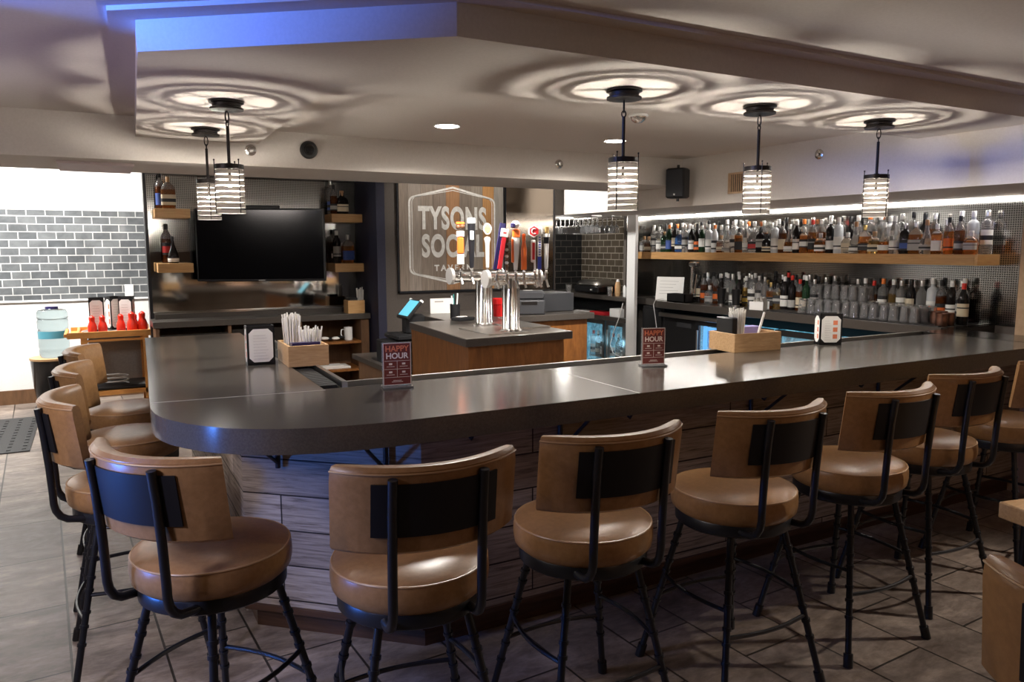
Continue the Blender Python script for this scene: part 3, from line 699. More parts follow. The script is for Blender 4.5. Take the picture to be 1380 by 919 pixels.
# stacked tumblers
gprof = [(.0, .125), (.030, .125), (.031, .120), (.038, .03), (.041, .0), (.038, .0), (.036, .03), (.028, .112), (.0, .112)]
gm = B().lathe(gprof, 16, cap=False).mesh('tumbler', M['thin_glass'])
n_ = 0
for r_, (x, cnt) in enumerate(((5.53, 13), (5.62, 13), (5.71, 13), (5.78, 12))):
    for i in range(cnt):
        for lv in range(2 if (r_ > 1 and i < 6) else 1):
            o = bpy.data.objects.new('tumbler', gm); COL.objects.link(o); o.location = (x + (i % 2) * .01, 4.72 - i * .089 - r_ * .01, ZB + .006 + lv * .126)
            tag(o, 'upturned clear tumbler, %s along the %s row, %s' % (ORD[i], ('front', 'second', 'third', 'rear')[r_], ('standing on the mat', 'stacked on another')[lv]), 'glass', 'upturned tumblers on the back counter'); n_ += 1
def copper_mug(x, y, l, g='copper mugs on the back counter'):
    t = thing('copper_mug', l, 'mug', (x, y, ZB), R(random.uniform(0, 90)), g)
    obj('cup', B().lathe([(0, 0), (.034, 0), (.040, .008), (.042, .05), (.040, .092), (.042, .096), (.039, .096), (.037, .05), (.034, .01), (0, .008)], 22), M['copper'], t)
    obj('handle', B().tube([(.038, 0, .078), (.062, 0, .076), (.068, 0, .05), (.058, 0, .024), (.038, 0, .022)], .0045, 6), M['copper'], t)
for x, y, l in ((5.62, 3.54, 'hammered copper mug in the front, next to the last tumblers'), (5.60, 3.43, 'hammered copper mug in front of the red capped bottle'), (5.72, 3.56, 'hammered copper mug in the second row behind the front pair'), (5.62, 3.335 + .06, 'hammered copper mug closest to the near end of the counter')):
    copper_mug(x, y if y > 3.41 or x != 5.62 else 3.41, l) if l[-7:] != 'counter' else copper_mug(5.50, 3.42, l)
# tins, mixer, paper, clutter on the back counter
for (x, y), l in zip(((5.52, 5.72), (5.50, 5.50)), ('tall black shaker tin with steel band, nearer the mixer', 'tall black shaker tin with steel band, nearer the napkins')):
    t = thing('cocktail_shaker', l, 'shaker', (x, y, ZB), 0, 'shaker tins')
    obj('body', B().lathe([(0, 0), (.032, 0), (.034, .02), (.044, .17), (.045, .175), (.042, .175), (.032, .03), (0, .03)], 22), M['plastic_black'], t)
    obj('band', B().lathe([(.0335, 0), (.0345, 0), (.0360, .022), (.0350, .022)], 22, cap=False), M['steel'], t)
mx = thing('drink_mixer', 'tall chrome bar tool standing behind the taped note', 'mixer', (5.60, 6.25, ZB))
obj('base', B().lathe([(0, 0), (.05, 0), (.055, .01), (.03, .03), (.0, .035)], 20), M['plastic_black'], mx)
obj('column', B().cyl((0, 0, .03), (0, 0, .40), .017).cyl((0, -.04, .10), (.0, -.075, .30), .010), M['chrome'], mx)
obj('head', B().box(-.03, .03, -.09, .03, .38, .43, bev=.01), M['chrome'], mx)
nt = thing('taped_note', 'sheet of handwritten paper leaning against the bottles', 'note', (5.60, 6.62, ZB), R(-62))
NM = Matrix.Rotation(R(-10), 4, 'X')
obj('sheet', B().box(-.16, .16, 0, .002, 0, .26, M4=NM), M['paper'], nt)
hw = B()
for r_ in range(5): hw.box(-.12, .10 - (r_ % 3) * .03, -.0012, 0, .21 - r_ * .035, .213 - r_ * .035, M4=NM)
obj('handwriting', hw, M['ink'], nt)
bxs = thing('condiment_bin', 'low black bin of garnishes in front of the chrome bar tool', 'bin', (5.50, 6.32, ZB))
obj('bin', B().box(-.06, .06, -.14, .14, 0, .012).box(-.06, -.05, -.14, .14, 0, .09).box(.05, .06, -.14, .14, 0, .09).box(-.06, .06, -.14, -.13, 0, .09).box(-.06, .06, .13, .14, 0, .09), M['plastic_black'], bxs)
nap = thing('napkin_caddy', 'clear box of white napkins on the back counter behind the straws', 'caddy', (5.47, 5.17, ZB), R(15))
obj('box', B().box(-.06, .06, -.07, .07, 0, .006).box(-.06, -.056, -.07, .07, 0, .08).box(.056, .06, -.07, .07, 0, .08), M['white'], nap)
nb = B()
for k in range(7): nb.box(-.05, .05, -.055 + k * .014, -.050 + k * .014, .006, .10 + .015 * math.sin(k * 2.1))
obj('napkins', nb, M['paper'], nap)
cab = tag(obj('power_cable', B().tube([(5.49, 6.58, 1.09), (5.40, 6.60, 1.08), (5.37, 6.60, 1.03), (5.38, 6.58, .9), (5.40, 6.57, .75), (5.40, 6.60, .4), (5.45, 6.62, .02)], .004, 6), M['white']), 'thin white cable hanging down the front of the black cupboard', 'cable')

# ------------------------------------------------------------------ television niche
struct('trim_mirror_upper', B().box(.455, 2.42, 7.865, 7.881, 1.62, 2.33), M['mirror_dot'])
struct('trim_mirror_lower', B().box(.455, 2.42, 7.865, 7.881, 1.0, 1.62), M['mirror'])
tv = thing('television', 'large black flat television on the mirrored wall, turned a little to the right', 'television', (1.36, 7.36, 1.68), R(-24))
obj('bezel', B().box(-.585, .585, 0, .045, -.335, .335, bev=.006), M['plastic_black'], tv)
obj('screen', B().box(-.57, .57, -.0015, 0, -.315, .32), M['screen'], tv)
obj('rear_housing', B().box(-.38, .38, .045, .10, -.22, .26, bev=.02), M['plastic_black'], tv)
obj('logo', B().box(-.03, .03, -.002, 0, -.329, -.322), M['grey_en'], tv)
obj('wall_arm', B().box(-.05, .05, .1, .3, -.05, .05), M['plastic_black'], tv)
obj('sensor_bar', B().box(-.16, .18, .02, .06, .325, .365, bev=.008), M['plastic_black'], tv)
def floating(x0, x1, z0, z1, lab):
    t = thing('floating_shelf', lab, 'shelf', group='floating shelves by the television')
    obj('board', B().box(x0, x1, 7.60, 7.864, z0, z1), M['oak_x'], t, bevel=.003)
    return t
floating(.50, .795, 1.925, 2.008, 'short chunky oak shelf, upper one left of the television')
floating(.50, .80, 1.43, 1.515, 'short chunky oak shelf, lower one left of the television')
floating(2.10, 2.415, 1.907, 1.99, 'short chunky oak shelf, upper one right of the television')
floating(2.12, 2.418, 1.41, 1.496, 'short chunky oak shelf, lower one right of the television')
nb_ = [(('flask', 'amber', 'cream', 'cork'), .625, 7.67, 2.008, 1.15, 'amber flat-sided bottle with cork at the front of the upper left floating shelf'),
       (('tall', 'brown', 'blue', 'black'), .565, 7.78, 2.008, 1.1, 'dark bottle with black cap behind the amber flat-sided one, upper left shelf'),
       (('cognac', 'dark', 'white', 'black'), .64, 7.68, 1.515, .92, 'black pear-shaped bottle with white round label on the lower left floating shelf'),
       (('tall', 'brown', 'red', 'black'), .60, 7.80, 1.515, 1.2, 'tall brown bottle with red label on the lower left floating shelf'),
       (('squat', 'dark', 'cream', 'cork'), 2.23, 7.68, 1.99, 1.25, 'squat dark bottle with cream label and cork on the upper right floating shelf'),
       (('vodka', 'clear', 'blue', 'silver'), 2.15, 7.78, 1.99, 1.1, 'tall clear bottle behind the squat dark one on the upper right floating shelf'),
       (('tall', 'brown', 'grey', 'black'), 2.14, 7.66, 1.99, .95, 'thin brown bottle nearest the television on the upper right floating shelf'),
       (('flask', 'amber', 'blue', 'silver'), 2.28, 7.68, 1.496, 1.15, 'flat-sided bottle with blue label and silver cap on the lower right floating shelf'),
       (('tall', 'dark', 'grey', 'white'), 2.17, 7.70, 1.496, 1.1, 'black bottle with grey label and white cap on the lower right floating shelf'),
       (('tall', 'brown', 'white', 'black'), 2.18, 7.80, 1.496, 1.15, 'brown bottle standing rearmost on the lower right floating shelf')]
for k, x, y, z, s, l in nb_: put_bottle(k, (x, y, z + .0005), random.uniform(-.1, .25), l, 'bottles on the floating shelves', s)
nc = thing('niche_counter', 'dark stone counter with open wooden shelves beneath the television', 'counter')
obj('worktop', B().box(.42, 2.41, 7.40, 7.864, .945, 1.0), M['stone_dark'], nc, bevel=.003)
obj('upstand', B().box(.46, 2.41, 7.70, 7.864, 1.0, 1.045), M['stone_dark'], nc)
for a_, b_ in ((.44, .47), (1.05, 1.08), (1.70, 1.73), (2.32, 2.40)): obj('side_panel', B().box(a_, b_, 7.43, 7.86, 0, .944), M['cab_dk'], nc)
obj('back_panel', B().box(.47, 2.33, 7.84, 7.86, 0, .944), M['cab_dk'], nc)
obj('shelf', B().box(1.73, 2.32, 7.44, 7.84, .70, .725).box(1.73, 2.32, 7.44, 7.84, .42, .445), M['cab'], nc)
obj('door', B().box(.475, 1.045, 7.43, 7.45, .1, .88).box(1.085, 1.695, 7.43, 7.45, .1, .90), M['black_gloss'], nc)
mg = thing('coffee_mug', 'white mug on the open shelf under the niche counter', 'mug', (2.22, 7.55, .725))
obj('cup', B().lathe([(0, 0), (.038, 0), (.042, .006), (.042, .13), (.039, .13), (.038, .01), (0, .008)], 22), M['white'], mg)
obj('handle', B().tube([(-.04, 0, .11), (-.07, 0, .105), (-.075, 0, .065), (-.065, 0, .03), (-.04, 0, .028)], .006, 6), M['white'], mg)
tw = B()
for k in range(6): tw.ball((1.86 + k * .055, 7.52 + .02 * (k % 2), .745 + .005 * (k % 3)), .04, 1.1, 1.0, .45, 12, 6, mi=k % 2)
tag(obj('folded_towel', tw, [M['paper'], M['plastic_black']]), 'crumpled black and white towel on the open shelf beside the mug', 'towel')
tag(obj('folded_papers', B().box(1.90, 2.22, 7.5, 7.7, .446, .462).box(1.92, 2.15, 7.49, 7.66, .463, .475), M['paper']), 'white papers on the lowest open shelf under the niche counter', 'papers')
def caddy(name_label, loc, rz, w, d, h, wood=M['caddy']):
    t = thing('wooden_caddy', name_label, 'caddy', loc, rz, 'wooden straw caddies')
    th = .012
    obj('front_board', B().box(-w / 2, w / 2, -d / 2, -d / 2 + th, 0, h), wood, t, bevel=.001)
    obj('back_board', B().box(-w / 2, w / 2, d / 2 - th, d / 2, 0, h), wood, t, bevel=.001)
    obj('side_board', B().box(-w / 2, -w / 2 + th, -d / 2 + th, d / 2 - th, 0, h), wood, t, bevel=.001)
    obj('side_board', B().box(w / 2 - th, w / 2, -d / 2 + th, d / 2 - th, 0, h), wood, t, bevel=.001)
    obj('bottom_board', B().box(-w / 2 + th, w / 2 - th, -d / 2 + th, d / 2 - th, 0, th), wood, t)
    return t
def straws(loc, n, r, h, lab, tilt=.05, thick=.0042, wrapped=True):
    t = thing('straw_bundle', lab, 'straws', loc, 0, 'paper wrapped straws')
    b = B()
    for i in range(n):
        a = i * 2.399; q = r * math.sqrt((i + .5) / n); x, y = q * math.cos(a), q * math.sin(a)
        dx, dy = x * 2 * tilt / r * .6 + random.uniform(-.015, .015), y * 2 * tilt / r * .6 + random.uniform(-.015, .015); hh = h * random.uniform(.88, 1.03)
        b.cyl((x, y, 0), (x + dx * hh, y + dy * hh, hh), thick, n=6)
    b2 = obj('straws', b, M['paper'], t); b2['kind'] = 'stuff'
    return t
caddy('maple caddy of wrapped straws standing on the bar corner beside the drip mat', (.92, 3.955, ZB), R(-2), .20, .30, .105)
straws((.88, 4.02, ZB + .013), 42, .034, .235, 'tall bunch of paper wrapped straws in the caddy on the bar corner')
straws((.95, 3.90, ZB + .013), 44, .042, .175, 'shorter bunch of white sugar sticks in front in the corner caddy', .1, .0038)
tag(obj('napkin_holder', B().box(.84, .98, 3.83, 3.87, ZB + .013, ZB + .117), M['navy_en']), 'dark blue napkin stack inside the caddy on the bar corner', 'napkins')
caddy('maple caddy of wrapped straws on the straight bar before the blue cooler', (3.295, 3.245 - .03, ZB), R(-4), .34, .22, .105)
straws((3.235, 3.22, ZB + .013), 44, .034, .225, 'white straws standing together in the caddy on the straight bar', .05)
tag(obj('single_straw', B().cyl((3.36, 3.20, ZB + .02), (3.43, 3.20, ZB + .21), .007, n=8), M['white']), 'one white straw leaning apart from the bunch in the straight bar caddy', 'straw')
tag(obj('coaster_box', B().box(3.15, 3.19, 3.17, 3.30, ZB + .013, ZB + .19, bev=.004), M['plastic_black']), 'black holder standing inside the straight bar caddy left of the straws', 'holder')
tag(obj('napkin_stack', B().box(3.30, 3.44, 3.24, 3.30, ZB + .013, ZB + .125), mat('lilac_napkin', (.30, .27, .55), .7)), 'lilac napkin stack in the rear of the straight bar caddy', 'napkins')
caddy('oak caddy of straws on the niche counter against the navy wall', (2.28, 7.52, 1.0), 0, .17, .16, .13, M['oak_x'])
straws((2.335, 7.5, 1.013), 14, .025, .24, 'small bunch of wrapped straws in the caddy by the navy wall')
tag(obj('utensil_tray', B().box(2.21, 2.30, 7.46, 7.56, 1.013, 1.155, bev=.004), M['plastic_black']), 'black organiser in the caddy on the niche counter', 'organiser')

# ------------------------------------------------------------------ menu holders and cards on the bar
def menu_holder(label, loc, rz, w=.135, h=.20, scale=1.):
    t = thing('menu_holder', label, 'menu holder', loc, rz, 'octagonal card menu holders')
    s = w / 2; b = B()
    b.box(-s, s, -s * .6, s * .6, 0, .012); 
    b.box(-s, s, -s * .6, -s * .6 + .006, .0, h).box(-s, -s + .006, -s * .6, s * .6, 0, h).box(s - .006, s, -s * .6, s * .6, 0, h).box(-s, s, s * .6 - .006, s * .6, 0, h)
    obj('frame', b, M['plastic_black'], t)
    def octo(w_, h_, c): return [(-w_ / 2 + c, 0), (w_ / 2 - c, 0), (w_ / 2, c), (w_ / 2, h_ - c), (w_ / 2 - c, h_), (-w_ / 2 + c, h_), (-w_ / 2, h_ - c), (-w_ / 2, c)]
    def card(nm, w_, Mx, extra=True):
        o8 = octo(w_, h * .84, .022); T = Mx
        f = [T @ Vector((x, 0, z + h * .08)) for x, z in o8]; g = [T @ Vector((x, .001, z + h * .08)) for x, z in o8]
        bb_ = B().add(f + g, [tuple(range(8)), tuple(reversed(range(8, 16)))] + [(i, (i + 1) % 8, 8 + (i + 1) % 8, 8 + i) for i in range(8)])
        c = obj(nm, bb_, M['paper'], t, label='white octagonal printed card')
        p = B()
        for k in range(9): p.box(-w_ * .32, w_ * (.02 if extra else .3) - (k % 3) * .006, -.0008, 0, h * (.16 + k * .075), h * (.165 + k * .075), M4=T)
        obj('printed_lines', p, M['ink'], c)
        if extra:
            for k in range(3): obj('printed_picture', B().box(w_ * .1, w_ * .33, -.0009, 0, h * (.2 + k * .22), h * (.34 + k * .22), M4=T), M['card_orange'], c)
    card('menu_card', w * .86, Matrix.Translation((0, -s * .6 - .0012, 0)), False if loc[0] < 1 else True)
    card('menu_card', w * .5, Matrix.Translation((-s - .0012, 0, 0)) @ Matrix.Rotation(-PI / 2, 4, 'Z'))
    card('menu_card', w * .5, Matrix.Translation((s + .0012, 0, 0)) @ Matrix.Rotation(PI / 2, 4, 'Z'))
    return t
menu_holder('black menu holder with white card on the bar corner next to the caddy', (.715, 4.0, ZB), R(-2))
menu_holder('black menu holder with white card towards the wall end of the straight bar', (3.90, 3.13, ZB), R(-28), .135, .19)
def happy(label, loc, rz):
    t = thing('sign_stand', label, 'sign', loc, rz, 'happy hour cards')
    w, h = .118, .185
    obj('acrylic_stand', B().box(-.065, .065, -.035, .035, 0, .008, bev=.002).box(-w / 2 - .004, w / 2 + .004, -.004, -.0025, .008, h + .008).box(-w / 2 - .004, w / 2 + .004, .0025, .004, .008, h + .008), M['acrylic'], t)
    cd = obj('card', B().box(-w / 2, w / 2, -.0062, -.0042, .012, h + .006), M['card_red'], t, label='maroon printed card')
    y = -.0066
    obj('happy_lettering', text_mesh('HAPPY', .034, upright(0, y, h * .875 + .004), M['card_orange'], .0003, .98, .0007), None, cd)
    obj('hour_lettering', text_mesh('HOUR', .034, upright(0, y, h * .71 + .004), M['card_line'], .0003, .98, .0009), None, cd)
    g = B()
    for z in (.115, .080, .045): g.box(-w * .46, w * .46, y, y + .0004, z - .0007, z + .0007)
    g.box(-.0007, .0007, y, y + .0004, .045, .115)
    for x in (-.028, .028):
        for z in (.098, .063): g.box(x - .007, x + .007, y, y + .0004, z, z + .008)
        for z in (.090, .055): g.box(x - .017, x + .017, y, y + .0004, z, z + .0018)
    g.box(-.018, .018, y, y + .0004, .030, .032).box(-.024, .024, y, y + .0004, .024, .026)
    bd = B().box(-w / 2, w / 2, y, y + .0004, h + .004, h + .006).box(-w / 2, w / 2, y, y + .0004, .012, .014).box(-w / 2, -w / 2 + .002, y, y + .0004, .012, h + .006).box(w / 2 - .002, w / 2, y, y + .0004, .012, h + .006)
    obj('printed_grid', g, M['card_line'], cd); obj('printed_border', bd, M['card_line'], cd)
happy('maroon HAPPY HOUR card in clear stand, nearer the bar corner', (1.10, 3.04, ZB), R(-8))
happy('maroon HAPPY HOUR card in clear stand, in front of the white post', (2.42, 2.97, ZB), R(-16))

# ------------------------------------------------------------------ tap island
ti = thing('tap_island', 'amber wood service island with dark stone tops behind the bar', 'island')
obj('front_worktop', B().prism([(2.08, 4.44), (2.95, 4.51), (2.95, 5.69), (2.17, 5.69), (2.15, 5.36)], ZB - .055, ZB), M['stone_dark'], ti, bevel=.004)
obj('rear_worktop', B().box(2.48, 3.955, 5.69, 6.5, ZB - .055, ZB), M['stone_dark'], ti, bevel=.004)
obj('front_carcass', B().prism([(2.12, 4.49), (2.90, 4.55), (2.90, 5.72), (2.20, 5.72)], 0, ZB - .056), M['cab'], ti)
obj('rear_carcass', B().box(2.50, 3.90, 5.73, 6.46, 0, ZB - .056), M['cab'], ti)
obj('drain_tray', B().box(2.30, 2.62, 4.55, 4.68 + .35, ZB, ZB + .008).box(2.66, 2.93, 4.78, 5.28, ZB, ZB + .012), M['steel'], ti)
def handle_mesh(kind):
    b = B(); T = None
    if kind == 'owl':
        b.box(-.024, .024, -.012, .012, .02, .09, 1, bev=.004).box(-.022, .022, -.013, .013, .09, .20, 0, bev=.008).lathe([(.006, 0), (.012, .02)], 10, 3)
        b.box(-.026, .026, -.011, .011, .20, .24, 2, bev=.006).ball((-.013, -.004, .265), .017, mi=3).ball((.014, -.004, .268), .017, mi=3).box(-.028, .028, -.01, .01, .28, .298, 0, bev=.004)
        return b, [M['orange'], M['grey_en'], M['white'], M['brown_en']]
    if kind == 'pint':
        b.lathe([(0, 0), (.014, 0), (.017, .06), (.021, .16), (.026, .26), (.027, .30), (0, .30)], 16, 0).lathe([(0, .30), (.028, .30), (.030, .315), (.028, .335), (0, .34)], 16, 1)
        b.box(-.012, .012, -.0275, -.02, .19, .25, 1)
        return b, [M['panel_black'], M['white']]
    if kind == 'oval':
        b.lathe([(0, 0), (.012, 0), (.014, .05), (.017, .18), (.026, .21), (.018, .225), (0, .23)], 14, 0, sy=.6)
        T = Matrix.Translation((0, 0, .285)) @ Matrix.Rotation(PI / 2, 4, 'X')
        b.lathe([(0, -.012), (.030, -.012), (.032, 0), (.030, .012), (0, .012)], 24, 1, sy=1.35, M4=T)
        T2 = Matrix.Translation((0, -.0125, .285)) @ Matrix.Rotation(PI / 2, 4, 'X')
        b.lathe([(0, 0), (.023, 0), (.022, .004), (0, .005)], 24, 2, sy=1.35, M4=T2)
        return b, [M['grey_en'], M['white'], M['caddy']]
    if kind == 'slab':
        T = Matrix.Rotation(R(9), 4, 'Y')
        b.box(-.030, .012, -.012, .012, 0, .335, 0, T, .003).box(-.002, .030, -.018, .008, .01, .24, 1, T, .003).box(-.016, .040, -.019, .006, .24, .30, 2, T, .003)
        b.box(.002, .024, -.0195, -.019, .265, .275, 1, T)
        return b, [M['navy_en'], M['red_en'], M['paper']]
    if kind == 'beads':
        b.cyl((0, 0, 0), (0, 0, .2), .010)
        for k in range(7): b.lathe([(.010, .02 + k * .026), (.015, .03 + k * .026), (.015, .036 + k * .026), (.010, .044 + k * .026)], 12, k % 2)
        b.ball((0, 0, .25), .022, sz=1.8, mi=0)
        return b, [M['brown_en'], M['white']]
    if kind == 'cap':
        b.lathe([(0, 0), (.013, 0), (.018, .05), (.026, .15), (.027, .22), (.020, .25), (0, .25)], 16, 0, sy=.7)
        b.box(-.030, -.014, -.018, .012, .05, .22, 1, bev=.005).box(-.024, .03, -.02, .016, .22, .285, 1, bev=.01).ball((0, 0, .315), .032, sz=.85, mi=0).box(-.038, -.004, -.034, -.0, .292, .325, 2, bev=.006)
        return b, [M['white'], M['orange'], M['navy_en']]
    if kind == 'bottle':
        b.lathe([(0, 0), (.020, 0), (.022, .01), (.022, .15), (.016, .185), (.013, .20), (.013, .25), (.016, .255), (0, .262)], 16)
        return b, [M['orange']]
    if kind == 'hexa':
        b.cyl((0, 0, 0), (-.01, 0, .2), .008, mi=1).box(-.03, .004, -.008, .008, .05, .21, 1, bev=.006).box(-.022, -.004, -.0095, -.008, .07, .19, 0)
        for r_, y, mi in ((.044, .010, 1), (.036, .012, 0)):
            T = Matrix.Translation((-.01, 0, .27)) @ Matrix.Rotation(PI / 2, 4, 'X')
            b.lathe([(0, -y), (r_, -y), (r_, y), (0, y)], 6, mi, M4=T @ Matrix.Rotation(PI / 6, 4, 'Z'), smooth=False)
        b.tube([(-.01 + .017 * math.cos(a), -.0135, .27 + .019 * math.sin(a)) for a in [R(q) for q in range(50, 311, 20)]], .0035, 6, 1)
        return b, [M['red_en'], M['white']]
    if kind == 'pole':
        b.box(-.013, .013, -.009, .009, 0, .09, 0, bev=.003).box(-.013, .013, -.009, .009, .09, .24, 1, bev=.003).box(-.02, .02, -.012, .012, .24, .30, 1, bev=.008)
        for k in range(8): b.box(-.007, .007, -.0098, -.009, .10 + k * .017, .108 + k * .017, 0)
        return b, [M['blue_en'], M['white']]
    if kind == 'mug':
        b.lathe([(0, 0), (.010, 0), (.014, .02), (.019, .20), (0, .20)], 16, 1).lathe([(0, .20), (.021, .20), (.023, .25), (0, .25)], 16, 0).lathe([(0, .25), (.028, .252), (.028, .275), (0, .278)], 16, 1)
        b.box(-.012, .02, -.008, .008, .278, .33, 2, bev=.005)
        return b, [M['panel_black'], M['white'], M['gold']]
def tower(label, cx, cy, x0, x1, zp, hs, rz=0):
    t = thing('beer_tap_tower', label, 'beer tap', (cx, cy, ZB), 0, 'beer tap towers')
    obj('column', B().lathe([(0, 0), (.085, 0), (.085, .008), (.062, .014), (.058, .02), (.058, zp - ZB)], 28), M['chrome'], t)
    obj('column', B().lathe([(0, 0), (.05, 0), (.046, .012), (.040, .02), (.040, zp - ZB)], 24, c=(.085, .10, 0)), M['chrome'], t)
    q = B().cyl((x0 - cx, 0, zp - ZB), (x1 - cx, 0, zp - ZB), .047, n=24)
    q.cyl((x0 - cx - .012, 0, zp - ZB), (x0 - cx + .012, 0, zp - ZB), .062, n=28, mi=1).cyl((x1 - cx - .012, 0, zp - ZB), (x1 - cx + .012, 0, zp - ZB), .062, n=28, mi=1)
    obj('cross_pipe', q, [M['chrome'], M['cap_steel']], t)
    for k, (hx, kind, sc, tz) in enumerate(hs):
        x = hx - cx; z = zp - ZB
        f = B().cyl((x, -.045, z), (x, -.085, z), .013).cyl((x, -.085, z - .012), (x, -.085, z + .04), .011).cyl((x, -.083, z - .005), (x, -.115, z - .06), .009).lathe([(.014, z + .035), (.008, z + .05), (.008, z + .058), (.014, z + .062), (0, z + .064)], 12, c=(x, -.085, 0)).cyl((x, -.047, z), (x, -.05, z), .020)
        fa = obj('faucet', f, M['chrome'], t)
        b, ms_ = handle_mesh(kind)
        hh = obj('tap_handle', b, ms_, fa, (x, -.085, z + .062)); hh.scale = (sc,) * 3; hh.rotation_euler = (0, 0, R(tz))
        hh['label'] = {'owl': 'orange and brown handle', 'pint': 'black handle with cream top', 'oval': 'grey handle with oval wooden face', 'slab': 'navy and red slab handle', 'beads': 'brown and white banded handle', 'cap': 'white and orange handle', 'bottle': 'orange bottle-shaped handle', 'hexa': 'red hexagon handle', 'pole': 'white and blue handle', 'mug': 'white handle with black band'}[kind]
    return t
tower('chrome beer tap tower with dark pint handle, further from the bar', 2.58, 5.19, 2.31, 2.72, 1.445, [(2.355, 'owl', 1.12, -25), (2.445, 'pint', 1.08, -20), (2.575, 'oval', 1.0, -20), (2.69, 'pole', .5, 0)])
tower('chrome beer tap tower with red and orange handles, nearer the bar', 2.55, 4.70, 2.36, 2.77, 1.44, [(2.40, 'slab', .95, -20), (2.475, 'beads', .85, -20), (2.545, 'cap', .98, -20), (2.61, 'bottle', .95, -20), (2.70, 'hexa', .98, -20), (2.735, 'pole', 1.0, -20), (2.79, 'mug', .9, -20)])
# things on the island
pr = thing('receipt_printer', 'charcoal receipt printer on the rear stone top, red cable above', 'printer', (3.37, 5.88, ZB), R(-25))
obj('housing', B().prism([(-.14, -.12), (.14, -.12), (.14, .14), (-.14, .14)], 0, .13).box(-.14, .14, -.06, .14, .13, .205, bev=.012), M['plastic_grey'], pr, bevel=.012)
obj('paper_slot', B().box(-.07, .07, -.125, -.118, .09, .115), M['black_gloss'], pr)
obj('power_lamp', B().box(-.04, .04, .02, .06, .205, .209), M['grey_en'], pr)
tag(obj('red_cable', B().tube([(3.24, 5.95, 1.28), (3.26, 5.93, 1.34), (3.22, 5.96, 1.40), (3.12, 6.02, 1.43)], .005, 6), M['orange']), 'short red cable looping up behind the receipt printer', 'cable')
tag(obj('cash_box', B().box(3.52, 3.9, 5.95, 6.3, ZB, ZB + .17, bev=.006), M['plastic_grey']), 'dark sloped box standing right of the receipt printer', 'box')
rc = thing('utensil_cup', 'red plastic cup of bar tools between the tap towers', 'cup', (3.03, 5.80, ZB))
obj('cup', B().lathe([(0, 0), (.045, 0), (.052, .10), (.058, .105), (.058, .15), (.052, .155), (.048, .10), (0, .02)], 22), M['red_glow'], rc)
pc = thing('pen_cup', 'black cup holding pens beside the taller tap tower', 'cup', (2.62, 5.80, ZB))
obj('cup', B().lathe([(0, 0), (.04, 0), (.043, .12), (.040, .12), (.036, .01), (0, .01)], 18), M['plastic_black'], pc)
for k, (dx, dy, m_) in enumerate(((-.03, 0, 'white'), (.0, .02, 'cyan_scr'), (.02, -.01, 'white'), (-.01, -.02, 'plastic_black'))):
    obj('pen', B().cyl((dx * .4, dy * .4, .015), (dx, dy, .19 + k * .01), .006, n=8), mat('teal_plastic', (.05, .45, .45), .4) if m_ == 'cyan_scr' else M[m_], pc)
ps = thing('payment_terminal', 'point of sale screen lit cyan on a black stand left of the island', 'terminal', (2.30, 6.02, 0), R(-90))
PM = Matrix.Translation((0, 0, 1.14)) @ Matrix.Rotation(R(-42), 4, 'X')
obj('tablet', B().box(-.13, .13, -.012, .012, -.10, .10, 0, PM, .006), M['plastic_black'], ps)
obj('screen', B().box(-.105, .105, -.0135, -.012, -.075, .085, 0, PM), M['cyan_scr'], ps)
obj('corner_guard', B().box(-.132, -.105, -.016, .014, .085, .105, 0, PM, .004).box(.105, .132, -.016, .014, .085, .105, 0, PM, .004), M['white'], ps)
obj('stand', B().box(-.07, .07, -.05, .12, .93, 1.10, bev=.02).box(-.17, .17, -.17, .17, .90, .94, bev=.01), M['plastic_black'], ps)
cd = thing('cash_till', 'black cash till on the low shelf under the lit screen', 'drawer', (2.24, 5.97, .0), R(3))
obj('drawer', B().box(-.18, .18, -.17, .2, .70, .89, bev=.006), M['plastic_black'], cd)
obj('lock', B().cyl((.05, -.171, .80), (.05, -.178, .80), .01), M['chrome'], cd)
lw = thing('side_counter', 'low brown counter left of the amber island, half hidden', 'counter')
obj('worktop', B().box(2.0, 2.47, 5.75, 6.7, .66, .70), M['stone_dark'], lw); obj('carcass', B().box(2.06, 2.49, 5.82, 6.7, 0, .66), M['cab_dk'], lw)
nt2 = thing('notice_sheet', 'small white printed notice propped behind the lit screen', 'notice', (2.72, 6.30, ZB), R(-8))
obj('sheet', B().box(-.11, .11, 0, .002, 0, .135), M['paper'], nt2); obj('heading', B().box(-.07, .01, -.001, 0, .10, .112), M['ink'], nt2)
kb2 = thing('card_reader', 'flat black card reader with paper slip on the island top', 'card reader', (2.60, 5.60, ZB), R(20))
obj('body', B().box(-.09, .09, -.05, .05, 0, .03, bev=.006), M['plastic_black'], kb2); obj('paper_slip', B().box(-.05, .03, -.02, .03, .030, .034), M['paper'], kb2)

